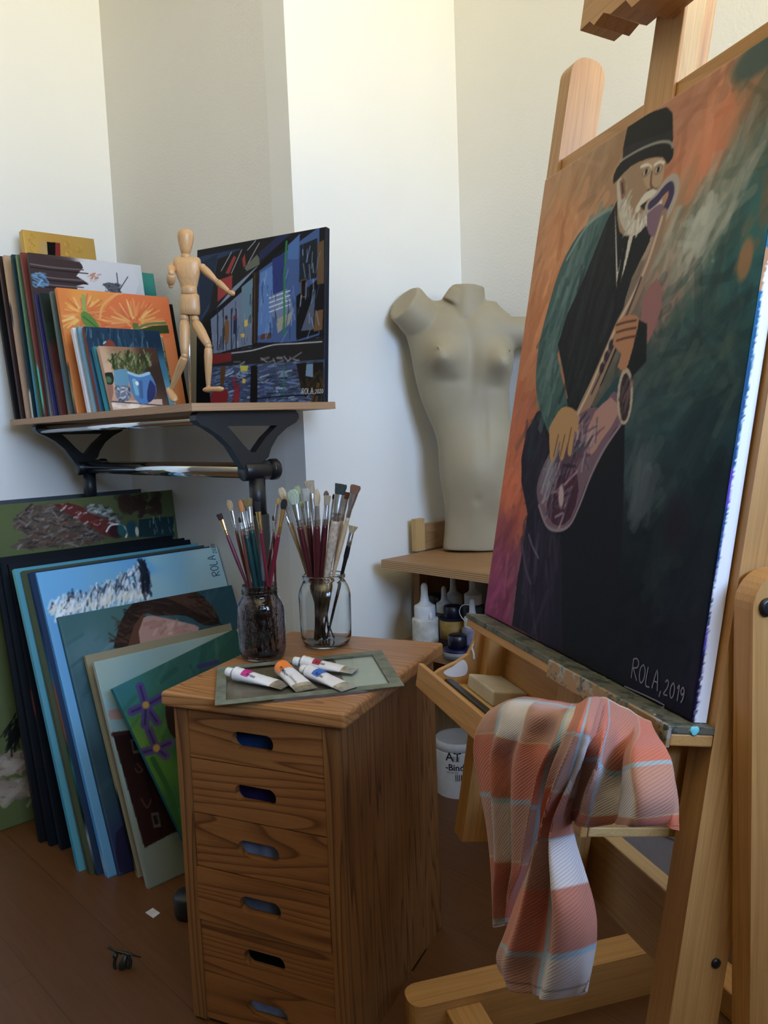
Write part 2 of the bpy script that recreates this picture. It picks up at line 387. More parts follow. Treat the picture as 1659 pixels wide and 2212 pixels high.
# ------------------------------------------------------------------ paint: a raster of pigment colours laid on a canvas surface
class Art:
    """nx by ny pigment cells over a w by h metre picture; points are given in metres (x right, y up) unless mapped"""
    def __init__(s, w, h, nx, ny, base, fmap=None):
        s.w, s.h, s.nx, s.ny = w, h, nx, ny
        s.X, s.Y = np.meshgrid(np.linspace(0, w, nx), np.linspace(0, h, ny)); s.im = np.ones((ny, nx, 3))*np.array(base)/255.
        s.fm = fmap; s.cell = w/(nx-1); s.R = np.random.RandomState(3)
    def m(s, pts):
        p = np.array(pts, float).reshape(-1, 2); return np.array([s.fm(*q) for q in p]) if s.fm else p
    def blend(s, mask, col):
        s.im += (np.array(col)/255.-s.im)*mask[..., None]
    def idw(s, pts, cols, p=3.0, soft=.02):
        q = s.m(pts); Wt = 0; C = 0
        for (x, y), c in zip(q, cols):
            w = 1/((s.X-x)**2+(s.Y-y)**2+soft**2*.2)**(p/2); Wt = Wt+w; C = C+w[..., None]*np.array(c)/255.
        s.im = C/Wt[..., None]
    def inside(s, P):
        x0, y0 = P.min(0)-s.cell*2; x1, y1 = P.max(0)+s.cell*2
        i0 = max(int(x0/s.w*(s.nx-1)), 0); i1 = min(int(x1/s.w*(s.nx-1))+2, s.nx); j0 = max(int(y0/s.h*(s.ny-1)), 0); j1 = min(int(y1/s.h*(s.ny-1))+2, s.ny)
        if i1 <= i0 or j1 <= j0: return None
        X, Y = s.X[j0:j1, i0:i1], s.Y[j0:j1, i0:i1]; m = np.zeros(X.shape)
        for dx, dy in ((-.25, -.25), (.25, -.25), (-.25, .25), (.25, .25)):
            xx, yy = X+dx*s.cell, Y+dy*s.cell; ins = np.zeros(X.shape, bool)
            for k in range(len(P)):
                xa, ya = P[k]; xb, yb = P[(k+1) % len(P)]
                if ya == yb: continue
                ins ^= ((ya > yy) != (yb > yy)) & (xx < (xb-xa)*(yy-ya)/(yb-ya)+xa)
            m += ins*.25
        return (slice(j0, j1), slice(i0, i1)), m
    def poly(s, pts, col, a=1, sm=0, vary=0):
        P = s.m(pts)
        if sm:
            Q = np.vstack([P, P[:1]]); P = smooth_path(Q, sm)[:-1]
        r = s.inside(P)
        if r is None: return
        sl, m = r; c = np.ones(m.shape+(3,))*np.array(col)/255.
        if vary: c *= 1+vary*(s.R.rand(*m.shape, 1)-.5)
        s.im[sl] += (c-s.im[sl])*(m*a)[..., None]
    def line(s, pts, w, col, a=1, sm=3, w2=None, raw=False):
        P = np.array(pts, float) if raw else s.m(pts)
        if sm: P = smooth_path(P, sm)
        n = len(P); w2 = w if w2 is None else w2
        x0, y0 = P.min(0)-max(w, w2); x1, y1 = P.max(0)+max(w, w2)
        i0 = max(int(x0/s.w*(s.nx-1))-1, 0); i1 = min(int(x1/s.w*(s.nx-1))+3, s.nx); j0 = max(int(y0/s.h*(s.ny-1))-1, 0); j1 = min(int(y1/s.h*(s.ny-1))+3, s.ny)
        if i1 <= i0 or j1 <= j0: return
        X, Y = s.X[j0:j1, i0:i1], s.Y[j0:j1, i0:i1]; m = np.zeros(X.shape)
        for k in range(n-1):
            ax, ay = P[k]; bx, by = P[k+1]; d2 = (bx-ax)**2+(by-ay)**2+1e-12
            t = np.clip(((X-ax)*(bx-ax)+(Y-ay)*(by-ay))/d2, 0, 1); d = np.hypot(X-ax-t*(bx-ax), Y-ay-t*(by-ay))
            ww = (w+(w2-w)*(k+t)/(n-1))/2; m = np.maximum(m, np.clip((ww-d)/s.cell+.6, 0, 1))
        s.im[j0:j1, i0:i1] += (np.array(col)/255.-s.im[j0:j1, i0:i1])*(m*a)[..., None]
    def blob(s, c, rx, ry, col, a=1, ang=0, soft=.35):
        x, y = s.m([c])[0]; ca, sa = math.cos(ang), math.sin(ang); dx, dy = s.X-x, s.Y-y
        r = np.hypot((dx*ca+dy*sa)/rx, (-dx*sa+dy*ca)/ry); s.blend(np.clip((1-r)/soft, 0, 1)*a, col)
    def dabs(s, n, region, cols, ln, wd, ang=0, spread=.4, a=.8, bend=0):
        """n short brush marks inside a region polygon"""
        P = s.m(region); r = s.inside(P)
        if r is None: return
        sl, m = r; jj, ii = np.nonzero(m > .5)
        if not len(jj): return
        for _ in range(n):
            k = s.R.randint(len(jj)); x = s.X[sl][jj[k], ii[k]]; y = s.Y[sl][jj[k], ii[k]]
            t = ang+spread*s.R.randn(); l = ln*(.5+s.R.rand()); c = cols[s.R.randint(len(cols))]
            dx, dy = math.cos(t)*l/2, math.sin(t)*l/2; bx, by = -math.sin(t)*bend*s.R.randn(), math.cos(t)*bend*s.R.randn()
            s.line([(x-dx, y-dy), (x+bx, y+by), (x+dx, y+dy)], wd*(.6+.8*s.R.rand()), np.array(c)*(.92+.16*s.R.rand()), a*(.5+.5*s.R.rand()), sm=2, raw=True)
    def shades(s, n, ln, wd, amp=18, ang=.8, spread=.5, a=.5):
        """soft marks that shift the pigment already there"""
        for _ in range(n):
            x, y = s.R.rand()*s.w, s.R.rand()*s.h; t = ang+spread*s.R.randn(); l = ln*(.5+s.R.rand())
            i = int(x/s.w*(s.nx-1)); j = int(y/s.h*(s.ny-1)); c = s.im[j, i]*255+s.R.randn()*amp*(.3+s.im[j, i].mean())
            dx, dy = math.cos(t)*l/2, math.sin(t)*l/2
            s.line([(x-dx, y-dy), (x+dx, y+dy)], wd*(.5+s.R.rand()), np.clip(c, 0, 255), a, sm=0, raw=True)
    def colors(s, gain=1.0):
        c = lin(np.clip(s.im, 0, 1)); g = c.mean(-1, keepdims=True); return ((c*.84+g*.16)**1.03)*gain

def strip(stops, n):
    t = np.linspace(0, 1, n); k = np.array([q[0] for q in stops]); c = np.array([q[1] for q in stops], float)
    return lin(np.stack([np.interp(t, k, c[:, i]) for i in range(3)], -1)/255.)

def slab(mb, o, U, V, w, h, th, art=None, face=(120, 120, 120), left=None, right=None, top=None, gain=1.0, rim=.0022, mi=0, jag=0):
    """stretched canvas: front rectangle from corner o along unit U, V; depth th behind it. side colours are stops from bottom to top (or left to right)"""
    o, U, V = np.array(o, float), nrm(U), nrm(V); N = np.cross(U, V)
    if art is None: art = Art(w, h, 6, 6, face)
    nx, ny = art.nx, art.ny; xs = np.linspace(0, w, nx); ys = np.linspace(0, h, ny)
    X, Y = np.meshgrid(xs, ys); ed = np.minimum(np.minimum(X, w-X), np.minimum(Y, h-Y)); dz = -rim*np.clip(1-ed/rim, 0, 1)**2
    G = o+X[..., None]*U+Y[..., None]*V+dz[..., None]*N
    col = art.colors(gain); mb.grid(G, mi, col)
    f = np.array(face, float); dk = [(0, f*.7), (1, f*.7)]
    for which, st in (('L', left), ('R', right), ('T', top), ('B', None)):
        n = 60 if st is not None else 2; C = strip(st or dk, n)*gain; t = np.linspace(0, 1, n)
        if which == 'L': a = o+t[:, None]*h*V-N*rim; A = np.stack([a-N*(th-rim), a], 1); fl = True
        elif which == 'R': a = o+w*U+t[:, None]*h*V-N*rim; A = np.stack([a, a-N*(th-rim)], 1); fl = True
        elif which == 'T': a = o+h*V+t[:, None]*w*U-N*rim; A = np.stack([a-N*(th-rim), a], 1); fl = False
        else: a = o+t[:, None]*w*U-N*rim; A = np.stack([a-N*(th-rim), a], 1); fl = True
        mb.grid(A, mi, np.stack([C, C], 1), flip=not fl if which in 'LR' else fl, smooth=False)
    b = o-N*th; mb.add([b, b+w*U, b+w*U+h*V, b+h*V], [(3, 2, 1, 0)], None, mi, lin(np.array([.75, .70, .6])))
    return mb

def canvas_from_px(bl, tl, tr, ground, back_hint=None):
    """a rectangle leaning back: its bottom-left corner stands on z=ground (or in plane x=ground[0], z=ground[1]); edges run along the room's x"""
    if isinstance(ground, tuple): B = atx(*bl, ground[0]); B[2] = ground[1]
    else: B = atz(*bl, ground)
    T = atx(*tl, B[0]); Rr = aty(*tr, T[1]); V = T-B; h = np.linalg.norm(V); w = Rr[0]-T[0]
    return B, np.array([1., 0, 0]), V/h, w, h
def pxmap(o, U, V):
    o = np.array(o); N = np.cross(U, V); d = N@o
    def f(px, py):
        q = onpl(px, py, N, d)-o; return (q@U, q@V)
    return f

# ================================================================== THE ROOM
XB, XD, YC, YA = 1.469, 2.178, 1.890, 2.985
X0, Y0, ZC = -1.55, -1.05, 2.85
def wall(name, o, a, b, n, th=.12, mat=WALL):
    o, a, b, n = [np.array(q, float) for q in (o, a, b, n)]
    return struct(MB().box(o, a, b, n*th, bevel=0).build(name, mat))
wall('wall_left', (X0, YA, 0), (XB+.11-X0, 0, 0), (0, 0, ZC), (0, 1, 0))
wall('wall_niche', (XB, YC+.1005, 0), (0, YA-YC-.1005, 0), (0, 0, ZC), (1, 0, 0), .10, WALL_ROUGH)
wall('wall_back', (XB, YC, 0), (XD+.12-XB, 0, 0), (0, 0, ZC), (0, 1, 0), .10)
wall('wall_right', (XD, Y0, 0), (0, YC-Y0, 0), (0, 0, ZC), (1, 0, 0), .12, WALL_ROUGH)
WALL_DIM = wallmat('bounce_cutting_plaster', (.22, .20, .17), 90, .1)  # unseen walls kept dark to cut light bounced into the room
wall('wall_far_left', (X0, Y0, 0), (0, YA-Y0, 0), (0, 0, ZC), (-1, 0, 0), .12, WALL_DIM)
struct(MB().box((X0-.1, Y0-.2, -.06), (XD+.3-X0, 0, 0), (0, YA+.4-Y0, 0), (0, 0, .06), bevel=0).build('floor', floor_mat()))
struct(MB().box((X0-.1, Y0-.2, ZC), (XD+.3-X0, 0, 0), (0, YA+.4-Y0, 0), (0, 0, .06), bevel=0).build('ceiling', WALL))
# the wall behind the camera with the window opening
WX0, WX1, WZ0, WZ1 = -.95, 1.45, 1.46, 2.52
wm = MB()
wm.box((X0, Y0-.2, 0), (XD-X0, 0, 0), (0, .2, 0), (0, 0, WZ0), bevel=0); wm.box((X0, Y0-.2, WZ1), (XD-X0, 0, 0), (0, .2, 0), (0, 0, ZC-WZ1), bevel=0)
wm.box((X0, Y0-.2, WZ0), (WX0-X0, 0, 0), (0, .2, 0), (0, 0, WZ1-WZ0), bevel=0); wm.box((WX1, Y0-.2, WZ0), (XD-WX1, 0, 0), (0, .2, 0), (0, 0, WZ1-WZ0), bevel=0)
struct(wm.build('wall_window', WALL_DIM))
FRAME = plain('white_lacquer', (.8, .8, .8), .35, noise=.03)
wf = MB()
for a in (WX0, (WX0+WX1)/2-.03, WX1-.06): wf.box((a, Y0-.12, WZ0), (.06, 0, 0), (0, .06, 0), (0, 0, WZ1-WZ0), .004)
for z in (WZ0, WZ1-.06): wf.box((WX0+.061, Y0-.118, z), (WX1-WX0-.122, 0, 0), (0, .056, 0), (0, 0, .06), .004)
struct(wf.build('window_1', FRAME))
for nm, o, a, n in (('baseboard_back', (XB+.02, YC-.013, 0), (XD-XB-.02, 0, 0), (0, .013, 0)), ('baseboard_right', (XD-.013, Y0, 0), (0, YC-.02-Y0, 0), (.013, 0, 0)), ('baseboard_left', (X0, YA-.013, 0), (XB-X0-.02, 0, 0), (0, .013, 0))):
    struct(MB().box(o, a, n, (0, 0, .055), .003).build(nm, FRAME))

# ================================================================== PINE DRAWER CABINET
ZT = .68
PINE_TOP = wood('paler_pine_top', L(178, 126, 76), L(112, 66, 32), ring=15, rough=.38)  # top board gets a paler, yellower pine tone than the fronts
cq = [atz(*p, ZT) for p in ((357, 1495), (750, 1544), (953, 1387), (619, 1361))]      # the top's corners
cA = cq[0]; cu = nrm((cq[1]-cq[0])+(cq[2]-cq[3])); cv = nrm(np.cross((0, 0, 1), cu)); CW = (np.linalg.norm(cq[1]-cq[0])+np.linalg.norm(cq[2]-cq[3]))/2
CD = ((cq[3]-cq[0])@cv+(cq[2]-cq[1])@cv)/2; cz = np.array([0, 0, 1.]); cO = (cq[0]+cq[1]+cq[2]+cq[3])/4-cu*CW/2-cv*CD/2; cO[2] = 0
def CP(a, b, z): return cO+cu*a+cv*b+cz*z
cab = thing('drawer_cabinet', CP(CW/2, CD/2, 0), 'tall narrow stained pine drawer cabinet with oval finger holes, holding the brush jars', 'cabinet')
TT = .030
tb = MB().box(CP(0, 0, ZT-TT), cu*CW, cv*CD, cz*TT, .007, seg=3, grain=0, off=(1.3, .2, .4)); tb.build('top_board', PINE_TOP, cab)
IN = .022; SD = .030
side_h = ZT-TT
def side_px(px, py):       # where a sight line meets the cabinet's right side
    q = onpl(px, py, cu, cu@CP(CW-IN, 0, 0))-cO; return q@cv, q[2]
b1 = side_px(971, 2013); b2 = side_px(878, 2112)
bv = CD-.012
sp = [(.012+.006, 0), (bv-.10, 0), (bv-.10, b2[1]*.6), (b2[0], b2[1]), (bv, b1[1]), (bv, side_h), (.012, side_h), (.012, .006)]
for nm, x in (('side_panel', CW-IN-SD), ('side_panel', IN)):
    MB().prism(sp, CP(x, 0, 0), cv, cz, cu*SD, grain=1, off=(.7, .1, .2)).build(nm, PINE_SIDE, cab)
MB().box(CP(IN+SD, bv-.012, .05), cu*(CW-2*IN-2*SD), cv*.010, cz*(side_h-.05), .001).build('back_panel', PINE_SIDE, cab)
FRN = .014
def front_z(px, py): return onpl(px, py, cv, cv@CP(0, FRN, 0))[2]
zl = [side_h-.002]+[front_z(*p) for p in ((409, 1635), (411, 1751), (414, 1866), (432, 1983), (438, 2095))]
st = np.diff(zl).mean(); dz0 = [side_h-.003, zl[1], zl[2], zl[3], zl[4], zl[5]]
step = (dz0[1]-dz0[5])/4; dz = [dz0[0]]+[dz0[1]-step*i for i in range(0, 7)]
inner = ['#', L(30, 60, 105), L(50, 35, 80), L(150, 155, 175), L(120, 122, 130), L(12, 12, 14), L(190, 192, 210)]
dx0, dx1 = IN+SD+.0015, CW-IN-SD-.0015; dw = dx1-dx0
for i in range(len(dz)-1):
    zt, zb = dz[i]-.0012, dz[i+1]+.0012
    if zb < -.03: break
    zb = max(zb, .010)
    hz = zt-zb; cxh = dw*.49; czh = hz*.50; hw, hh = .046, .0165
    hole = [(cxh+math.copysign(hw-hh, math.cos(t))+hh*math.cos(t), czh+hh*math.sin(t)) for t in np.linspace(0, 2*math.pi, 28, endpoint=False)+.01]
    push = -.004 if i == 3 else 0
    d = MB(); d.prism([(0, 0), (dw, 0), (dw, hz), (0, hz)], CP(dx0, FRN+push, zb), cu, cz, cv*.016, hole=hole, off=(i*.83, i*.37, i*.21))
    dr = d.build('drawer', PINE, cab)
    ins = MB().box(CP(dx0+.01, FRN+.045, zb+.006), cu*(dw-.02), cv*(bv-.10), cz*(hz-.022), .002)
    ln = ins.build('drawer_contents', plain('drawer_contents_%d' % i, inner[min(i+1, 6)], .55, noise=.35, scale=30), cab); ln.parent = dr
    ln['label'] = ['dark blue', 'purple and black', 'pale grey', 'grey', 'black', 'white'][min(i, 5)]+' contents seen through the finger hole'
pass

# ================================================================== TABLE FRAME WITH PLYWOOD SHELF
YN = 1.70
N0 = aty(415, 888, YN); ZS0 = N0[2]; ZS1 = aty(415, 871, YN)[2]
XE = aty(725, 880, YN)[0]; YE = aty(22, 917, YN)[1]; YE = atx(22, 917, N0[0])[1]
desk = thing('shelf_table', (N0[0]+.2, YN+.5, 0), 'high plywood topped table on black tubular legs with chrome rails in the corner', 'table')
ds = MB(); ds.box((N0[0], YN, ZS0), (XE-N0[0], 0, 0), (0, YE-YN, 0), (0, 0, ZS1-ZS0), .001, grain=0, off=(0, 0, 0))
ds.build('shelf_board', PLY, desk)
MB().box((N0[0]+.001, YN+.001, ZS1-.0005), (XE-N0[0]-.002, 0, 0), (0, YE-YN-.002, 0), (0, 0, .0012), 0).build('board_face', DESK, desk)
def bracket(y, pts, hole, hub, mirror=False):
    mb = MB(); mb.prism(pts, (0, y, 0), (1, 0, 0), (0, 0, 1), (0, .026, 0), hole=hole); b = mb.build('bracket', BLACK, desk); return b
def spx(px, py): q = aty(px, py, YN+.03); return (q[0], q[2])
bo = [(429, 890), (423, 897), (424, 908), (433, 917), (450, 925), (474, 941), (498, 964), (522, 1003), (534, 1019), (546, 1016), (566, 999), (580, 988), (586, 968), (600, 943), (620, 924), (640, 912), (646, 903), (645, 894), (638, 889)]
bh = [(491, 920), (506, 936), (524, 958), (536, 971), (544, 977), (552, 977), (560, 965), (574, 945), (599, 919)]
BP = [spx(*p) for p in bo]; BH = [spx(*p) for p in bh]
BP[0] = (BP[0][0], ZS0-.001); BP[-1] = (BP[-1][0], ZS0-.001)
hubx, hubz = spx(567, 1016)
YL = YE-.15
for y in (YN+.03, YL):
    mb = MB().prism(BP, (0, y, 0), (1, 0, 0), (0, 0, 1), (0, .030, 0), hole=BH); br = mb.build('bracket', BLACK, desk)
    s_ = -1 if y == YN+.03 else 1; yy = y+.015
    hb = MB(); hb.lathe([(.023, -.038), (.025, -.036), (.025, .036), (.023, .038)], (hubx-.012, yy, hubz), (1, 0, 0), 28); hb.build('hub', BLACK_PL, br)
    kb = MB(); kx = hubx+.034
    kb.lathe([(.015, 0), (.015, .010), (.026, .011), (.0275, .015), (.0275, .030), (.024, .034)], (kx-.012, yy, hubz), (1, 0, 0), 36); kb.build('knob', BLACK_PL, br)
    lg = MB(); lx = hubx-.008
    lg.lathe([(.021, hubz-.02), (.021, hubz-.115)][::-1], (lx, yy, 0), (0, 0, 1), 28)
    lg.lathe([(.0265, .03), (.0265, hubz-.115), (.024, hubz-.112)], (lx, yy, 0), (0, 0, 1), 28)
    lg.build('leg', BLACK, desk)
    ft = MB(); ft.tube([(lx-.275, yy, .028), (lx+.30, yy, .028)], .022, 16); ft.lathe([(.033, 0), (.036, .012), (.036, .05), (.03, .057)], (lx-.268, yy, 0), (0, 0, 1), 20); ft.lathe([(.033, 0), (.036, .012), (.036, .05), (.03, .057)], (lx+.29, yy, 0), (0, 0, 1), 20)
    ft.build('foot', BLACK, desk)
r1 = aty(537, 901, YN+.06); MB().tube([(N0[0]+.045, YN+.06, ZS0-.020), (N0[0]+.045, YL, ZS0-.020)], .012, 20).build('chrome_rail', CHROME, desk)['label'] = 'slim chrome rail under the board'
MB().tube([(hubx-.012, YN+.05, hubz), (hubx-.012, YL, hubz)], .021, 28).build('chrome_rail', CHROME, desk)['label'] = 'thick chrome rail between the hubs'
ZTOP = ZS1+.0008

# ================================================================== CANVASES LEANING IN THE CORNER, ON THE FLOOR
SIGN_DARK = plain('dark_signature_paint', L(30, 70, 90), .5); SIGN_LIGHT = plain('pale_signature_paint', L(190, 190, 185), .5)
FG = 'painted canvases leaning in the corner'
def lean(name, bl, tl, tr, ground, th, label, face=(60, 60, 60), art=None, res=1.0, left=None, top=None, right=None, w=None, mat=ACRYL, group=FG, cat='painting', gain=1.0, lift=0):
    if ground == 'y':        # bl = (y at the foot, y at the top, z of the ground)
        T = aty(*tl, bl[1]); R_ = aty(*tr, bl[1]); o = np.array([T[0], bl[0], bl[2]]); T[2] = T[2] if name == 'gold' else R_[2]; V = T-o; V[0] = 0; h = np.linalg.norm(V); V = V/h; U = np.array([1., 0, 0]); w_ = R_[0]-T[0]
    elif isinstance(ground, tuple):
        cmp_ = lambda y: 2.13+(y-2.159)*.93
        B = atx(*bl, ground[0]); T = atx(*tl, ground[0]); R_ = aty(*tr, T[1]); w_ = R_[0]-T[0]
        B = np.array([ground[0], cmp_(B[1]), ground[1]]); T[1] = cmp_(T[1]); o = B; V = T-B; h = np.linalg.norm(V); V = V/h; U = np.array([1., 0, 0])
    else: o, U, V, w_, h = canvas_from_px(bl, tl, tr, ground)
    w = w or w_
    N = np.cross(U, V); A = None
    if art:
        n = max(12, int(w/.0026*res)); m = max(12, int(h/.0026*res)); A = Art(w, h, n, m, face, pxmap(o, U, V)); art(A)
    mb = slab(MB(), o, U, V, w, h, th, A, face, left, right, top, gain)
    base = o+U*w/2; base[2] = o[2]
    ob = mb.build(name, mat, None, base); tag(ob, label, cat, group)
    return ob, o, U, V, w, h
def a_bird(A):
    A.idw([(20, 1150), (200, 1060), (340, 1080), (20, 1190), (300, 1160)], [(92, 102, 55), (98, 105, 58), (85, 92, 48), (88, 100, 55), (80, 90, 50)])
    for y in (1650, 1705): A.dabs(60, [(-80, y), (75, y-25), (85, y+5), (-80, y+40)], [(150, 132, 112), (120, 106, 92), (170, 156, 138)], .06, .016, -.2)
    A.dabs(30, [(20, 1560), (45, 1560), (45, 1610), (20, 1610)], [(18, 20, 16)], .05, .006, 1.0)
    A.shades(120, .05, .008, 14)
    body = [(28, 1125), (60, 1095), (110, 1090), (150, 1092), (190, 1120), (225, 1150), (225, 1165), (200, 1175), (130, 1180), (60, 1185), (20, 1182), (60, 1160), (30, 1140)]
    A.poly(body, (92, 78, 66), sm=3)
    A.dabs(420, body, [(140, 130, 122), (70, 58, 50), (96, 82, 68), (84, 72, 58), (50, 42, 38), (100, 60, 45), (110, 96, 74)], .022, .0055, .15, .5)
    rd = [(115, 1090), (155, 1088), (200, 1105), (245, 1125), (268, 1150), (235, 1160), (200, 1140), (150, 1112)]
    A.poly(rd, (112, 46, 36), sm=3); A.dabs(50, rd, [(215, 195, 190), (90, 35, 30), (140, 65, 50)], .010, .005, .2, .5)
    wg = [(185, 1090), (225, 1092), (262, 1120), (262, 1130), (220, 1118), (190, 1105)]
    A.poly(wg, (88, 90, 75), sm=3); A.dabs(60, wg, [(190, 195, 190), (60, 60, 50), (150, 155, 140)], .012, .006)
    A.blob((252, 1147), .034, .030, (60, 28, 30), 1); A.line([(230, 1148), (240, 1134), (262, 1134), (275, 1148), (272, 1160)], .006, (215, 215, 215)); A.blob((262, 1145), .016, .026, (35, 95, 95), 1); A.blob((285, 1143), .026, .034, (28, 72, 82), 1)
    A.blob((296, 1148), .008, .02, (205, 195, 165)); A.dabs(30, [(255, 1075), (350, 1070), (345, 1104), (296, 1112)], [(58, 38, 28)], .03, .018, .5, .9); A.blob((270, 1088), .03, .042, (62, 40, 28), .9)
    A.poly([(300, 1122), (375, 1115), (377, 1160), (300, 1160)], (25, 52, 56)); A.dabs(24, [(300, 1122), (375, 1115), (377, 1150), (300, 1150)], [(120, 150, 140), (20, 40, 45)], .02, .003, 1.5, .2)
def a_blue(A):
    A.idw([(90, 1245), (300, 1200), (310, 1230), (330, 1200), (460, 1180), (330, 1260), (470, 1240), (90, 1400), (230, 1880)], [(96, 176, 228), (88, 172, 230), (92, 175, 225), (140, 195, 205), (176, 208, 202), (150, 195, 205), (165, 200, 200), (90, 165, 220), (80, 150, 200)], 4)
    fl = [(105, 1305), (150, 1285), (210, 1270), (270, 1235), (303, 1215), (325, 1255), (320, 1290), (250, 1300), (125, 1335)]
    A.dabs(480, fl, [(225, 232, 238), (60, 75, 95), (200, 215, 228), (35, 45, 60), (235, 238, 240), (140, 160, 180)], .022, .0045, 1.25, .35)
    A.dabs(120, [(108, 1312), (320, 1270), (320, 1290), (125, 1335)], [(238, 240, 242), (225, 230, 235), (220, 222, 200)], .022, .006, 1.0, .3)
    A.dabs(60, [(300, 1215), (312, 1215), (326, 1255), (322, 1285), (308, 1280)], [(20, 28, 40), (30, 42, 58)], .03, .006, 1.5, .3)
def a_portrait(A):
    A.idw([(140, 1345), (240, 1330), (200, 1400), (500, 1260), (480, 1300), (160, 1500), (200, 1700), (260, 1850)], [(62, 108, 112), (66, 112, 112), (80, 120, 130), (40, 82, 92), (44, 84, 94), (60, 100, 112), (45, 75, 90), (40, 55, 95)])
    A.shades(160, .07, .012, 14)
    hair = [(245, 1400), (262, 1340), (290, 1300), (330, 1278), (380, 1272), (415, 1275), (450, 1300), (475, 1345), (440, 1350), (400, 1330), (340, 1330), (312, 1325), (300, 1360), (300, 1400)]
    A.poly(hair, (48, 32, 26), sm=3); A.poly([(340, 1285), (400, 1272), (450, 1300), (468, 1335), (430, 1325), (380, 1300)], (82, 56, 40), sm=2); A.dabs(60, hair, [(35, 24, 22), (90, 62, 46), (60, 40, 30)], .05, .005, -.4, .35)
    A.poly([(275, 1400), (290, 1350), (312, 1322), (310, 1400)], (98, 64, 46))
    A.poly([(310, 1335), (330, 1330), (400, 1345), (430, 1355), (410, 1372), (303, 1392)], (186, 142, 132), sm=2); A.dabs(24, [(320, 1340), (400, 1350), (400, 1365), (320, 1375)], [(205, 160, 145), (176, 125, 112)], .03, .008, .1)
    A.poly([(250, 1800), (280, 1780), (300, 1880), (255, 1880)], (34, 34, 66), sm=2)
def a_case(A):
    A.idw([(200, 1440), (500, 1370), (300, 1500), (240, 1560), (320, 1900)], [(150, 175, 168), (150, 172, 165), (128, 165, 170), (130, 165, 170), (120, 132, 128)])
    A.poly([(235, 1535), (300, 1522), (300, 1545), (240, 1555)], (165, 130, 118), sm=2)
    A.poly([(242, 1582), (420, 1560), (470, 1770), (372, 1800), (312, 1832)], (44, 20, 20)); A.line([(243, 1587), (420, 1565)], .008, (66, 34, 30)); A.line([(350, 1810), (298, 1600)], .002, (20, 10, 10))
    for p in ((290, 1610), (334, 1770)):
        x, y = A.m([p])[0]; A.poly([(p[0]-8, p[1]-13), (p[0]+8, p[1]-16), (p[0]+14, p[1]+16), (p[0]-2, p[1]+18)], (88, 84, 82)); A.poly([(p[0]-4, p[1]-8), (p[0]+5, p[1]-10), (p[0]+9, p[1]+10), (p[0], p[1]+12)], (36, 26, 26))
    A.line([(296, 1650), (308, 1664), (298, 1668), (292, 1660)], .003, (92, 66, 60)); A.line([(305, 1725), (318, 1745), (326, 1728)], .003, (92, 66, 60))
def a_iris(A):
    A.idw([(250, 1495), (400, 1450), (520, 1410), (300, 1620), (330, 1660), (380, 1750), (400, 1600)], [(34, 110, 118), (36, 92, 88), (30, 84, 76), (92, 140, 50), (70, 120, 44), (44, 96, 58), (40, 86, 60)])
    A.shades(160, .06, .012, 16)
    V1, V2 = (74, 62, 128), (46, 38, 92)
    for c, pet in (((315, 1525), [(-12, -42), (34, -20), (-30, 12), (24, 34), (-2, 40)]), ((338, 1618), [(-16, -40), (30, -14), (-40, 10), (20, 14)])):
        for dx, dy in pet:
            A.line([c, (c[0]+dx*.6, c[1]+dy*.6), (c[0]+dx, c[1]+dy)], .022, V1, w2=.024); A.line([c, (c[0]+dx, c[1]+dy)], .006, V2)
        A.blob((c[0], c[1]-2), .012, .012, (170, 140, 60))
    A.line([(330, 1640), (370, 1720), (390, 1800)], .014, (40, 92, 48)); A.poly([(395, 1480), (360, 1510), (362, 1570), (385, 1600), (420, 1600)], (44, 26, 26), sm=3)
    A.line([(430, 1440), (470, 1430)], .012, (50, 44, 110)); A.line([(450, 1450), (470, 1470)], .012, (50, 44, 110))
T22 = .020
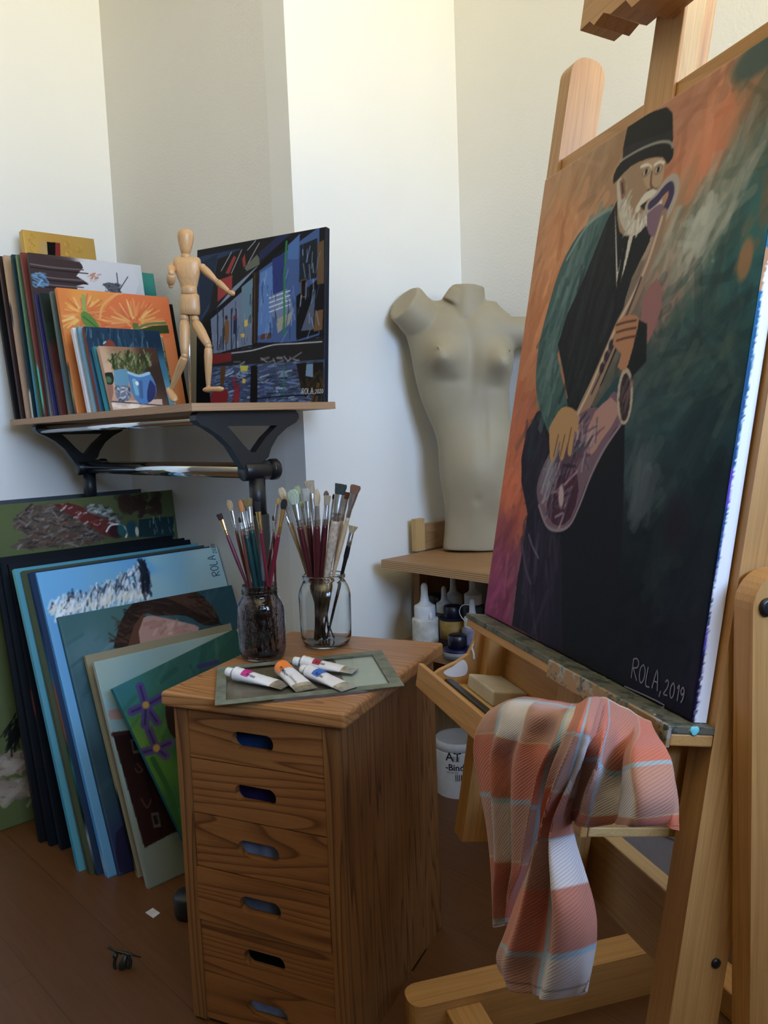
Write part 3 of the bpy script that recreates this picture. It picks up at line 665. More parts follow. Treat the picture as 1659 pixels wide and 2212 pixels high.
# the rear row, standing against the left wall
lean('painting', (2.84, 2.885, 0), (-40, 1105), (305, 1056), 'y', .018, 'dark framed picture at the very back of the floor stack, only its top edge showing', (70, 78, 86), top=[(0, (40, 45, 52)), (1, (26, 28, 34))])
lean('painting', (2.555, 2.675, 0), (-110, 1146), (372, 1058), 'y', T22, 'large green canvas with a painted pheasant, behind the blue canvases', art=a_bird, face=(92, 102, 55), top=[(0, (150, 90, 60)), (.5, (110, 95, 60)), (1, (80, 90, 50))], res=1.3)
seq = [ # bl, tl, tr, label, face, left, top
 ((88, 1822), (-14, 1206), (372, 1145), 'black edged canvas, leftmost of those leaning before the pheasant, orange along its top', (14, 18, 24), [(0, (16, 19, 24)), (1, (11, 15, 20))], [(0, (190, 120, 60)), (.3, (205, 160, 100)), (.55, (190, 150, 120)), (.6, (140, 40, 40)), (1, (40, 60, 90))]),
 ((110, 1830), (4, 1214), (398, 1148), 'navy canvas, second from the left before the pheasant, with a blue flecked top edge', (12, 18, 26), [(0, (12, 16, 22)), (.5, (14, 20, 30)), (1, (22, 42, 54))], [(0, (30, 50, 80)), (.4, (26, 40, 66)), (.6, (190, 190, 195)), (1, (40, 36, 40))]),
 ((134, 1838), (18, 1218), (410, 1150), 'black canvas with a rust spot on its left edge in the floor stack', (16, 22, 30), [(0, (18, 36, 46)), (.45, (12, 16, 22)), (.47, (92, 44, 36)), (.54, (92, 44, 36)), (.56, (14, 18, 26)), (1, (14, 26, 34))], [(0, (60, 40, 44)), (.3, (180, 160, 160)), (.6, (70, 50, 44)), (1, (50, 34, 30))]),
 ((172, 1884), (30, 1229), (428, 1158), 'canvas with a bright aqua left edge and a lime streak along the top', (70, 150, 170), [(0, (60, 150, 190)), (.5, (70, 150, 180)), (.85, (104, 176, 190)), (1, (110, 190, 180))], [(0, (150, 190, 40)), (.42, (160, 196, 50)), (.45, (30, 74, 66)), (1, (60, 110, 100))]),
 ((196, 1891), (48, 1233), (440, 1162), 'canvas with an olive green left edge just behind the blue feather canvas', (70, 80, 56), [(0, (70, 66, 46)), (.5, (84, 84, 52)), (1, (100, 108, 62))], [(0, (90, 92, 60)), (1, (92, 78, 66))]),
 ((212, 1893), (64, 1236), (452, 1164), 'navy and turquoise canvas squeezed right behind the blue feather canvas', (30, 52, 84), [(0, (24, 30, 38)), (.12, (170, 190, 200)), (.18, (16, 24, 34)), (.34, (50, 140, 140)), (.4, (30, 80, 80)), (.45, (140, 96, 70)), (.6, (150, 104, 80)), (.64, (50, 120, 170)), (.8, (30, 60, 110)), (1, (40, 74, 118))], [(0, (40, 70, 110)), (1, (60, 110, 100))]),
]
for bl, tl, tr, lb, fc, lf, tp in seq: lean('painting', bl, tl, tr, 0, T22, lb, fc, left=lf, top=tp)
ob, o, U, V, w, h = lean('painting', (234, 1898), (78, 1237), (468, 1165), 0, T22, 'sky blue canvas with a white feathery wing and an upright signature at its right edge', (90, 165, 220), a_blue, left=[(0, (70, 140, 210)), (.04, (170, 190, 215)), (.1, (80, 150, 220)), (1, (96, 176, 235))], top=[(0, (80, 160, 215)), (1, (150, 185, 180))])
f = pxmap(o, U, V); P0 = f(476, 1243); N = np.cross(U, V)
handwriting('signature', 'ROLA', o+U*P0[0]+V*P0[1], V, -U, -N*-1, .030, .0028, SIGN_DARK, ob)
P1 = f(468, 1195); handwriting('signature', '2020', o+U*P1[0]+V*P1[1], V, -U, N, .014, .0018, SIGN_DARK, ob)
lean('painting', (258, 1894), (125, 1333), (512, 1246), 0, T22, 'teal portrait canvas showing dark brown hair and a forehead', (60, 105, 110), a_portrait, left=[(0, (40, 48, 90)), (.3, (40, 66, 80)), (1, (60, 104, 106))], top=[(0, (60, 100, 104)), (1, (50, 86, 94))], mat=ACRYL_GLOSS)
lean('painting', (300, 1897), (184, 1416), (498, 1338), 0, .014, 'cream edged canvas with a rosy top edge between the portrait and the pale suitcase canvas', (150, 140, 110), left=[(0, (160, 150, 110)), (.1, (20, 18, 16)), (.35, (22, 20, 18)), (.4, (150, 142, 100)), (1, (150, 146, 110))], top=[(0, (196, 176, 150)), (1, (170, 140, 130))])
lean('painting', (322, 1922), (203, 1430), (515, 1347), 0, .016, 'pale mint canvas with a dark brown suitcase painted on it', (140, 165, 160), a_case, left=[(0, (150, 152, 148)), (1, (160, 176, 168))], top=[(0, (60, 22, 22)), (.4, (80, 30, 28)), (.6, (150, 120, 110)), (1, (66, 24, 26))])
# the iris canvas rests askew against the pale one
g0 = np.array([1.02, 1.80, 0.0]); iN = nrm(np.cross([1, 0, 0], [0, .40, .92])); ib = aty(243, 1487, 2.03)
U2 = nrm(np.array([.975, 0, .18])-iN*(np.array([.975, 0, .18])@iN)); tl_ = onpl(243, 1487, iN, iN@np.array([1.0, 1.83, 0]))
trr = onpl(530, 1398, iN, iN@np.array([1.0, 1.83, 0])); bl_ = onpl(412, 1845, iN, iN@np.array([1.0, 1.83, 0]))
Vd = nrm(tl_-bl_); Ud = trr-tl_; Ud = Ud-Vd*(Ud@Vd); wI = np.linalg.norm(Ud); Ud = nrm(Ud)
Hh = (tl_[2]-.004)/Vd[2]; oI = tl_-Vd*Hh; lowr = (oI+Ud*wI)[2]
AI = Art(wI, Hh, 170, 190, (34, 100, 100), pxmap(oI, Ud, Vd)); a_iris(AI)
ob = slab(MB(), oI, Ud, Vd, wI, Hh, .016, AI, (30, 100, 110), left=[(0, (24, 60, 66)), (.6, (30, 104, 120)), (1, (36, 120, 128))], top=[(0, (34, 110, 110)), (1, (30, 84, 76))]).build('painting', ACRYL_GLOSS, None, oI)
tag(ob, 'teal green canvas with purple irises, front of the floor stack beside the cabinet', 'painting', FG)

# ================================================================== SMALL CANVASES ON THE SHELF
SG = 'small canvases filed on the plywood shelf'
XL = N0[0]+.012
def slot(px, dx=0): return (XL+dx, ZTOP)
def small(bl, tl, tr, label, face=(50, 50, 50), art=None, left=None, top=None, right=None, th=.017, dx=0, mat=ACRYL, res=1.6, w=None):
    return lean('painting', bl, tl, tr, 'y' if len(bl) == 3 else slot(0, dx), th, label, face, art, res, left, top, right, w, mat, SG)
def a_ship(A):
    A.idw([(60, 580), (150, 600), (250, 600), (200, 590), (270, 640)], [(66, 50, 50), (70, 54, 54), (205, 205, 208), (205, 205, 208), (190, 200, 200)], 6)
    A.poly([(40, 550), (172, 566), (178, 580), (165, 595), (175, 605), (190, 612), (165, 618), (188, 630), (60, 640)], (66, 50, 52), sm=2)
    A.poly([(172, 566), (285, 578), (290, 645), (190, 640), (165, 618), (192, 612), (165, 596), (180, 580)], (206, 206, 210), sm=2)
    for y in (575, 598, 613): A.line([(50, y-8), (110, y+2), (180, y+8)], .004, (112, 96, 96)); A.line([(50, y), (110, y+8), (190, y+16)], .003, (36, 26, 28))
    A.dabs(26, [(60, 578), (100, 592), (105, 616), (62, 618)], [(80, 140, 190), (110, 165, 205)], .02, .006, .1)
    A.dabs(12, [(192, 592), (215, 592), (210, 608), (195, 606)], [(170, 90, 60), (200, 150, 130)], .012, .004, .3)
    A.poly([(221, 613), (235, 610), (258, 614), (262, 635), (238, 632)], (90, 92, 100)); A.line([(252, 590), (258, 640)], .003, (60, 62, 68)); A.line([(276, 598), (256, 630)], .0025, (60, 62, 68))
    A.dabs(40, [(221, 612), (262, 614), (262, 636), (232, 634)], [(50, 52, 60), (120, 122, 130)], .012, .002, .6, .9)
def a_teal(A): A.idw([(285, 590), (320, 600), (300, 640)], [(40, 126, 110), (50, 140, 120), (26, 110, 112)])
def a_pumpkin(A):
    A.idw([(120, 640), (180, 650), (210, 680), (250, 640), (330, 660), (300, 700), (140, 720), (145, 760)], [(220, 120, 30), (232, 150, 40), (220, 140, 40), (236, 140, 50), (228, 110, 40), (232, 130, 60), (220, 130, 40), (200, 110, 30)])
    A.poly([(216, 716), (218, 690), (226, 668), (242, 648), (262, 634), (300, 634), (352, 646), (366, 700), (366, 730), (216, 730)], (228, 112, 40), sm=2)
    for c, rr, n in (((180, 678), 62, 60), ((290, 700), 78, 110)):
        for k in range(n):
            t = A.R.rand()*6.28; r0, r1 = 12+A.R.rand()*16, rr*(.55+.4*A.R.rand())
            A.line([(c[0]+r0*math.cos(t), c[1]+r0*.75*math.sin(t)), (c[0]+r1*math.cos(t), c[1]+r1*.75*math.sin(t))], .009, [(240, 180, 70), (226, 110, 40), (238, 150, 70), (246, 205, 120), (215, 90, 30)][A.R.randint(5)], .6, w2=.004, sm=0)
    A.line([(216, 690), (222, 660), (250, 636), (262, 634)], .006, (240, 160, 80))
    A.line([(180, 640), (182, 672)], .012, (150, 170, 80)); A.poly([(174, 680), (180, 672), (196, 680), (212, 700), (215, 712), (196, 708), (180, 700)], (96, 140, 60), sm=2); A.line([(180, 684), (208, 706)], .003, (60, 96, 40))
    A.poly([(286, 698), (298, 698), (300, 712), (288, 714)], (100, 120, 60)); A.line([(292, 712), (320, 700), (357, 698)], .008, (110, 130, 66)); A.poly([(292, 714), (330, 704), (362, 702), (366, 720), (300, 722)], (60, 76, 36))
def a_rain(A):
    A.idw([(180, 730), (330, 735), (200, 800), (340, 800), (250, 750), (345, 840)], [(26, 58, 82), (20, 50, 76), (40, 100, 130), (50, 120, 150), (24, 62, 90), (90, 160, 180)])
    A.dabs(60, [(172, 712), (330, 716), (340, 770), (180, 770)], [(110, 140, 156), (20, 44, 66), (60, 100, 125)], .03, .0025, 1.5, .15)
    A.poly([(228, 742), (234, 733), (244, 738), (250, 752), (226, 752)], (140, 62, 46), sm=2); A.line([(224, 742), (228, 738)], .004, (200, 200, 195))
def a_plants(A):
    A.idw([(215, 770), (225, 830), (260, 765), (330, 770), (340, 800), (240, 800)], [(200, 158, 124), (196, 150, 118), (160, 120, 88), (80, 52, 42), (60, 44, 40), (205, 165, 130)], 4)
    A.poly([(225, 868), (350, 862), (352, 882), (228, 884)], (206, 180, 160)); A.line([(228, 866), (350, 876)], .003, (50, 40, 66)); A.dabs(8, [(235, 873), (345, 876), (345, 882), (235, 882)], [(240, 225, 205)], .02, .008, 0, .05)
    for c in ((262, 800), (299, 800)): A.dabs(60, [(c[0]-28, c[1]-30), (c[0]+26, c[1]-36), (c[0]+20, c[1]+2), (c[0]-14, c[1]+2)], [(96, 112, 60), (60, 78, 40), (150, 160, 110), (40, 54, 30)], .03, .0045, 1.3, .5)
    A.poly([(246, 800), (275, 798), (278, 830), (262, 844), (248, 830)], (92, 150, 180), sm=2)
    A.poly([(275, 804), (300, 810), (321, 804), (336, 830), (336, 855), (318, 872), (300, 870), (286, 850)], (70, 128, 190), sm=3); A.line([(278, 805), (300, 812), (322, 806)], .008, (150, 200, 226))
    A.poly([(324, 820), (336, 835), (334, 858), (320, 870), (318, 845)], (40, 52, 110), sm=2); A.line([(290, 822), (296, 850)], .012, (110, 180, 205)); A.line([(304, 825), (306, 858)], .010, (60, 100, 160)); A.blob((296, 828), .006, .008, (235, 240, 245))
    A.poly([(226, 806), (242, 804), (246, 822), (240, 832), (228, 826)], (34, 40, 34), sm=2); A.blob((235, 820), .01, .012, (70, 110, 70))
    A.poly([(224, 832), (244, 832), (242, 864), (230, 866)], (150, 100, 84), sm=2); A.poly([(248, 836), (276, 832), (284, 848), (278, 864), (254, 866)], (110, 120, 140), sm=2); A.dabs(40, [(248, 836), (280, 834), (280, 864), (252, 866)], [(230, 232, 240), (60, 62, 80), (180, 185, 200)], .010, .003, .3, .9)
def a_bunny(A):
    A.idw([(340, 730), (345, 800), (355, 850)], [(150, 140, 120), (196, 192, 190), (170, 168, 170)])
    A.poly([(350, 722), (372, 724), (384, 860), (366, 860)], (110, 112, 70)); A.dabs(20, [(345, 770), (360, 775), (362, 795), (346, 795)], [(100, 60, 44), (60, 36, 30)], .014, .005, .8, .7); A.blob((354, 822), .010, .010, (20, 20, 22))
    A.dabs(30, [(350, 722), (372, 724), (384, 860), (366, 860)], [(60, 64, 40), (130, 130, 90)], .03, .004, .2)
SH = [
 ((16, 905), (-40, 566), (130, 590), 'black edged small canvas, first from the left on the shelf', (26, 24, 26), [(0, (28, 26, 28)), (1, (60, 44, 40))]),
 ((30, 903), (-22, 562), (140, 585), 'dark brown edged small canvas, second from the left on the shelf', (60, 40, 38), [(0, (58, 40, 38)), (1, (84, 54, 44))]),
 ((42, 901), (-10, 560), (150, 582), 'small canvas with a beige and black flecked edge near the left end of the shelf', (180, 150, 120), [(0, (190, 150, 120)), (.55, (196, 156, 126)), (.62, (24, 28, 30)), (.68, (24, 28, 30)), (.72, (200, 165, 120)), (1, (205, 170, 130))]),
 ((55, 899), (8, 558), (170, 580), 'small canvas with a dark teal edge, white at the foot', (26, 60, 66), [(0, (205, 205, 200)), (.16, (205, 200, 195)), (.18, (26, 40, 60)), (1, (22, 62, 58))]),
 ((68, 898), (19, 558), (190, 580), 'small canvas with an edge fading from blue to moss green', (80, 110, 80), [(0, (50, 130, 175)), (.25, (60, 140, 170)), (.5, (100, 134, 96)), (1, (122, 136, 92))]),
 ((82, 896), (28, 553), (200, 575), 'small canvas with a brick red edge, mint near the foot', (120, 56, 46), [(0, (90, 52, 52)), (.1, (84, 200, 176)), (.3, (80, 190, 170)), (.33, (126, 60, 52)), (1, (134, 66, 54))]),
]
for bl, tl, tr, lb, fc, lf in SH: small(bl, tl, tr, lb, fc, left=lf)
small((2.592, 2.665, ZTOP), (120, 567), (332, 591), 'plain green canvas rising behind the ship canvas at its right end', (44, 130, 112), a_teal, right=[(0, (30, 100, 95)), (1, (30, 100, 95))])
small((92, 894), (44, 553), (285, 581), 'brown and white canvas with a half finished sailing ship drawing', (66, 50, 50), a_ship, left=[(0, (20, 46, 44)), (.4, (40, 34, 36)), (1, (70, 52, 52))], top=[(0, (60, 44, 44)), (.6, (80, 66, 66)), (.65, (220, 220, 220)), (1, (215, 215, 218))])
small((104, 892), (60, 641), (230, 655), 'thin canvas with a violet blue edge in the shelf row', (40, 36, 90), left=[(0, (52, 50, 130)), (1, (52, 52, 110))], th=.012)
def a_green(A): A.idw([(80, 660), (85, 730), (100, 760), (110, 850)], [(28, 44, 38), (34, 56, 44), (92, 46, 40), (110, 54, 46)], 6)
small((116, 890), (70, 638), (240, 655), 'dark green canvas with a brown red lower part, left of the pumpkin canvas', (36, 52, 44), a_green, left=[(0, (40, 42, 56)), (1, (30, 40, 44))], dx=.004)
small((137, 886), (95, 634), (345, 652), 'canvas with a grey green edge directly behind the pumpkin canvas', (84, 96, 88), left=[(0, (100, 116, 106)), (.3, (60, 90, 120)), (.5, (90, 104, 98)), (1, (110, 118, 110))])
small((152, 884), (107, 626), (346, 647), 'orange pumpkin canvas with green stems', (220, 125, 35), a_pumpkin, left=[(0, (50, 44, 38)), (.16, (150, 140, 90)), (.38, (46, 42, 34)), (.42, (210, 120, 40)), (1, (226, 130, 50))], top=[(0, (214, 110, 50)), (1, (205, 90, 40))], mat=ACRYL_GLOSS)
def a_birch(A):
    A.idw([(352, 700), (370, 860)], [(190, 190, 185), (180, 182, 184)]); A.dabs(40, [(340, 650), (358, 660), (395, 870), (375, 870)], [(40, 40, 42), (90, 92, 92)], .02, .003, .1)
small((2.390, 2.467, ZTOP), (232, 659), (365, 672), 'birch bark canvas peeking out right of the pumpkin canvas', (186, 186, 182), a_birch, right=[(0, (170, 170, 170)), (.5, (60, 60, 60)), (1, (190, 190, 188))])
small((180, 880), (143, 711), (300, 727), 'small canvas with a white edge left of the rainy blue canvas', (222, 224, 230), left=[(0, (222, 224, 232)), (.3, (215, 200, 205)), (1, (226, 228, 232))])
small((193, 878), (155, 708), (305, 723), 'small canvas with a pale blue edge beside the white edged one', (120, 160, 176), left=[(0, (150, 176, 186)), (1, (96, 150, 180))])
small((2.308, 2.37, ZTOP), (215, 716), (352, 728), 'canvas with a brown hare beside birch trunks, behind the rainy one', (180, 176, 170), a_bunny)
small((205, 877), (169, 708), (331, 721), 'rainy dark blue canvas with a small red roof', (34, 80, 110), a_rain, left=[(0, (120, 52, 46)), (.7, (130, 60, 52)), (1, (126, 60, 54))])
small((222, 875), (190, 750), (300, 758), 'tiny canvas with a turquoise edge behind the plant canvas', (40, 130, 146), left=[(0, (50, 150, 170)), (1, (36, 110, 126))])
small((234, 873), (202, 749), (326, 757), 'small canvas of succulents in glossy blue pots, foremost on the shelf', (196, 155, 120), a_plants, left=[(0, (170, 134, 110)), (1, (205, 166, 130))], mat=ACRYL_GLOSS)
small((2.445, 2.52, ZTOP), (300, 651), (373, 657), 'black canvas standing furthest right in the filed row', (20, 22, 20), right=[(0, (20, 24, 22)), (1, (24, 30, 24))])
# gold relief picture standing tallest at the back of the shelf
def a_gold(A):
    A.idw([(50, 530), (200, 530), (120, 560)], [(205, 165, 70), (200, 160, 66), (196, 150, 60)]); A.poly([(101, 522), (120, 524), (120, 560), (104, 560)], (22, 20, 22)); A.poly([(120, 524), (130, 525), (131, 560), (120, 560)], (140, 44, 40)); A.poly([(86, 520), (101, 522), (103, 556), (88, 552)], (190, 160, 100))
GOLD = painted('gilded_paint', .32, .3); GOLD.node_tree.nodes['Principled BSDF'].inputs['Metallic'].default_value = .55
ob, o, U, V, w, h = lean('painting', (2.80, 2.885, ZTOP), (48, 499), (203, 516), 'y', .030, 'gold picture with raised spirals and a black and red bar, highest on the shelf', (205, 165, 70), a_gold, 1.6, [(0, (190, 150, 60)), (1, (200, 160, 66))], [(0, (206, 168, 80)), (1, (206, 168, 80))], None, None, GOLD, SG)
f = pxmap(o, U, V); N = np.cross(U, V); GC = lin(np.array([.85, .70, .36]))
for c in ((145, 526), (171, 538), (149, 548), (138, 560), (160, 562)):
    x, y = f(*c); rl = MB(); pa = [o+U*(x+(.0015+.0022*t/6.28)*math.cos(t)*1.7)+V*(y+(.0015+.0022*t/6.28)*math.sin(t)*1.7)+N*.0008 for t in np.linspace(0, 18.85, 80)]
    rl.tube(pa, .0012, 6, col=GC); rl.build('spiral_relief', GOLD, ob)
pa = []
for k in range(9):
    x, y = f(68+5*math.sin(k*2.1), 506+k*6); pa += [o+U*(x+.006*math.cos(t)*(1-t/9))+V*(y+.006*math.sin(t)*(1-t/9))+N*.0008 for t in np.linspace(0, 7, 20)]
MB().tube(pa, .0013, 6, col=GC).build('scroll_relief', GOLD, ob)

# ------------------------------------------------------------------ the harbour street painting, right on the shelf
def street():
    br = aty(700, 873, YN+.045); br[2] = ZTOP
    # its top edge runs away to the left; find the plane by the direction measured in the photo
    d = nrm(np.array([-.30, .95, 0.])); lean_ = .10
    Vv = nrm(np.array([d[1]*lean_, -d[0]*lean_, 1.])); N = nrm(np.cross(-d, Vv))
    tr = onpl(705, 489, N, N@br); h = (tr-br)@Vv; tl = onpl(425, 556, N, N@br); w = (tl-br)@d
    w = max(w, .30); o = br+d*w; return o, -d, Vv, w, h
oS, US, VS, wS, hS = street()
def a_street(A):
    A.im[:] = np.array((30, 32, 38))/255.
    P, Ln = A.poly, A.line
    P([(425, 556), (520, 536), (470, 640), (430, 700)], (40, 60, 92)); P([(430, 570), (470, 548), (455, 650), (432, 690)], (34, 48, 70))
    P([(470, 560), (600, 505), (560, 585), (500, 640), (450, 680)], (36, 34, 36))
    for a, b in (((478, 585), (500, 545)), ((500, 590), (522, 540)), ((530, 580), (560, 525)), ((535, 540), (552, 520))): Ln([a, b], .0025, (150, 156, 160), sm=0)
    P([(487, 590), (505, 552), (510, 556), (495, 592)], (150, 50, 46)); P([(523, 560), (529, 548), (531, 574), (526, 578)], (150, 50, 46)); P([(470, 606), (502, 594), (501, 625), (470, 652)], (158, 50, 48))
    P([(530, 575), (555, 550), (562, 560), (560, 572), (532, 586)], (100, 104, 90)); P([(505, 620), (556, 575), (556, 590), (470, 668), (462, 672)], (120, 136, 156))
    Ln([(445, 690), (500, 645), (560, 580), (620, 520)], .016, (22, 24, 30)); P([(560, 565), (640, 495), (600, 510), (560, 545)], (38, 46, 82))
    P([(560, 585), (690, 490), (690, 740), (556, 740)], (62, 92, 146)); P([(562, 590), (590, 572), (588, 720), (556, 725)], (78, 122, 184)); P([(588, 560), (618, 545), (614, 640), (590, 640)], (40, 56, 120)); P([(622, 530), (648, 505), (644, 560), (622, 560)], (70, 110, 170))
    P([(648, 530), (686, 514), (684, 600), (646, 610)], (34, 42, 50)); P([(640, 640), (690, 600), (688, 720), (640, 735)], (20, 22, 26)); P([(650, 715), (682, 622), (676, 712)], (84, 96, 118)); A.poly([(651, 606), (662, 604), (662, 640), (652, 642)], (22, 18, 18)); Ln([(650, 606), (662, 603), (662, 640), (651, 642), (650, 606)], .003, (100, 76, 56), sm=0)
    P([(686, 525), (700, 518), (700, 612), (685, 614)], (104, 80, 52)); P([(680, 672), (698, 668), (696, 712), (678, 716)], (116, 84, 48)); P([(686, 614), (700, 612), (698, 668), (680, 672)], (26, 26, 32))
    P([(582, 640), (620, 624), (636, 672), (596, 690), (586, 680)], (108, 128, 162))
    for k in range(4): Ln([(582, 644+k*10), (626, 628+k*10)], .003, (190, 204, 224), sm=0)
    P([(596, 690), (634, 672), (625, 700), (600, 720)], (150, 150, 140)); P([(565, 722), (586, 718), (586, 730), (562, 734)], (96, 60, 40)); A.line([(619, 522), (614, 600), (614, 725)], .006, (44, 130, 66), sm=0)
    P([(455, 690), (545, 610), (545, 750), (455, 765)], (106, 120, 146)); P([(522, 620), (546, 600), (544, 700), (522, 715)], (98, 130, 150)); P([(546, 590), (560, 585), (556, 740), (544, 742)], (44, 34, 28)); Ln([(550, 590), (550, 740)], .003, (86, 64, 46), sm=0)
    for x in (470, 482, 500, 510): Ln([(x, 668), (x, 755)], .004, (30, 38, 56), sm=0)
    P([(484, 700), (488, 692), (495, 696), (493, 740), (484, 742)], (120, 84, 44), sm=2); A.blob((489, 686), .006, .008, (70, 34, 26)); P([(504, 692), (512, 688), (512, 720), (504, 722)], (34, 44, 80)); A.blob((507, 687), .006, .009, (110, 44, 30)); P([(528, 692), (535, 690), (535, 704), (528, 706)], (215, 180, 60)); P([(520, 722), (528, 720), (528, 728), (520, 730)], (215, 180, 60))
    A.dabs(70, [(565, 600), (690, 520), (688, 720), (560, 740)], [(120, 150, 200), (50, 70, 130), (160, 180, 210), (30, 44, 80)], .03, .0025, 1.45, .25); A.dabs(40, [(460, 690), (545, 620), (545, 750), (458, 760)], [(150, 160, 180), (60, 74, 100), (30, 36, 50)], .025, .0025, 1.5, .2)
    P([(425, 700), (455, 690), (460, 768), (425, 772)], (14, 15, 18)); P([(440, 768), (700, 728), (700, 772), (560, 790), (440, 790)], (40, 38, 40)); Ln([(480, 762), (560, 744), (640, 740), (700, 722)], .005, (26, 26, 30)); Ln([(490, 764), (545, 757), (590, 745), (640, 742), (695, 738)], .003, (180, 184, 190)); P([(440, 768), (500, 762), (500, 780), (440, 790)], (120, 28, 30)); A.dabs(14, [(500, 780), (650, 765), (650, 780), (500, 790)], [(150, 150, 156)], .02, .005, .1)
    P([(460, 792), (700, 776), (698, 872), (440, 872)], (60, 74, 104))
    A.dabs(520, [(460, 792), (690, 780), (690, 870), (460, 870)], [(110, 136, 176), (30, 38, 60), (150, 172, 200), (60, 90, 150), (40, 56, 90), (80, 92, 110)], .022, .0035, .05, .15)
    P([(542, 790), (556, 790), (556, 872), (540, 872)], (20, 18, 18)); P([(476, 792), (488, 792), (484, 830), (476, 835)], (90, 60, 30)); P([(518, 790), (536, 790), (534, 802), (520, 802)], (190, 180, 50)); P([(524, 818), (530, 818), (530, 828), (524, 828)], (210, 170, 50)); Ln([(614, 790), (612, 860)], .003, (40, 120, 70), sm=0)
    P([(460, 845), (490, 840), (490, 868), (455, 870)], (130, 26, 30), sm=2); A.dabs(14, [(500, 810), (512, 812), (516, 868), (505, 868)], [(140, 26, 34)], .02, .008, 1.3); P([(640, 785), (698, 782), (698, 845), (650, 840)], (34, 28, 26)); A.dabs(30, [(645, 820), (698, 815), (698, 872), (660, 850)], [(96, 72, 34), (60, 50, 30), (30, 26, 24)], .03, .008, 1.5); P([(662, 786), (676, 785), (676, 815), (660, 812)], (110, 140, 170)); Ln([(550, 862), (610, 856), (690, 852)], .003, (14, 14, 22))
    P([(420, 700), (440, 700), (455, 872), (418, 872)], (12, 12, 14))
AS = Art(wS, hS, int(wS/.0018), int(hS/.0018), (30, 32, 38), pxmap(oS, US, VS)); a_street(AS)
ob = slab(MB(), oS, US, VS, wS, hS, .020, AS, (16, 20, 32), right=[(0, (26, 34, 52)), (1, (22, 28, 46))], top=[(0, (20, 22, 28)), (1, (20, 22, 28))]).build('painting', ACRYL_GLOSS, None, oS)
tag(ob, 'dark harbour street canvas with blue houses, standing alone right of the mannequin', 'painting')
f = pxmap(oS, US, VS); x, y = f(652, 852); handwriting('signature', 'ROLA,2020', oS+US*x+VS*y, US, VS, np.cross(US, VS), .016, .0016, SIGN_LIGHT, ob, sizes=[1, 1, 1, 1, .8, .7, .7, .7, .7])

# ================================================================== WOODEN MANNEQUIN
mp0 = np.array([N0[0]+.030, YN+.045, ZTOP]); rod_px = (411, 868)
mp0 = atd(411, 869, mp0); mp0[2] = ZTOP
def MP(px, py, off=0): return atd(px, py, mp0, off)
def mr(r): return r*np.linalg.norm(MP(401, 700)-MP(402, 700))
man = thing('artist_mannequin', mp0, 'jointed wooden artist mannequin stepping on a steel rod at the front corner of the shelf', 'mannequin')
def part(name, fn, parent=man, mat=LIMB):
    mb = MB(); fn(mb); return mb.build(name, mat, parent)
def limb_(p, q, prof, **k): return lambda mb: mb.limb(p, q, [(mr(r), h) for r, h in prof], **k)
hd = [(0, 0), (5, .01), (9.5, .06), (12, .2), (15.5, .45), (17.5, .68), (17, .82), (13, .93), (7, .985), (0, 1)]
part('head', limb_(MP(401, 551), MP(401, 494), hd, seg=28))
part('neck', limb_(MP(401, 560), MP(401, 549), [(10, 0), (10.5, .5), (9.5, 1)]))
def chest(mb):
    secs = [(557, 376, 430, .55), (561, 375, 433, .75), (570, 375, 434, .85), (585, 378, 433, .9), (600, 383, 430, .85), (612, 388, 427.5, .75), (620, 390, 426, .7), (623, 393, 424, .6)]
    V = []
    for y, a, b, f in secs:
        l, r = MP(a, y), MP(b, y); c = (l+r)/2; hw = np.linalg.norm(r-l)/2; ax = (r-l)/(2*hw); V.append([c+ax*hw*np.sign(math.cos(t))*abs(math.cos(t))**.8-FH*hw*.62*f*np.sign(math.sin(t))*abs(math.sin(t))**.8 for t in np.linspace(0, 2*math.pi, 32, endpoint=False)])
    V = np.array(V); mb.grid(V, closed=True, flip=True, g=(V.reshape(-1, 3)-mp0)[:, [2, 0, 1]]); mb.add(V[0], [tuple(range(32))], (V[0]-mp0)[:, [2, 0, 1]]); mb.add(V[-1], [tuple(range(32))[::-1]], (V[-1]-mp0)[:, [2, 0, 1]])
part('chest', chest)
part('waist', limb_(MP(409, 637), MP(408, 618), [(15, 0), (17.5, .15), (17, .85), (14, 1)], flat=.8, ref=RH))
def pelvis(mb):
    secs = [(634, 394, 427, .7), (637, 391, 430, .85), (650, 389, 431, .95), (665, 388.5, 432, .95), (677, 389, 432, .9), (680, 392, 429, .8)]
    V = []
    for y, a, b, f in secs:
        l, r = MP(a, y), MP(b, y+1); c = (l+r)/2; hw = np.linalg.norm(r-l)/2; ax = (r-l)/(2*hw); V.append([c+ax*hw*np.sign(math.cos(t))*abs(math.cos(t))**.8-FH*hw*.7*f*np.sign(math.sin(t))*abs(math.sin(t))**.8 for t in np.linspace(0, 2*math.pi, 32, endpoint=False)])
    V = np.array(V); mb.grid(V, closed=True, flip=True, g=(V.reshape(-1, 3)-mp0)[:, [2, 0, 1]]); mb.add(V[0], [tuple(range(32))], (V[0]-mp0)[:, [2, 0, 1]]); mb.add(V[-1], [tuple(range(32))[::-1]], (V[-1]-mp0)[:, [2, 0, 1]])
part('pelvis', pelvis)
TH = [(6, 0), (9.5, .04), (11.5, .2), (11.5, .45), (9.5, .8), (8, .97), (6, 1)]; SHN = [(6, 0), (8.5, .06), (9, .25), (7.5, .6), (5, .95), (4, 1)]
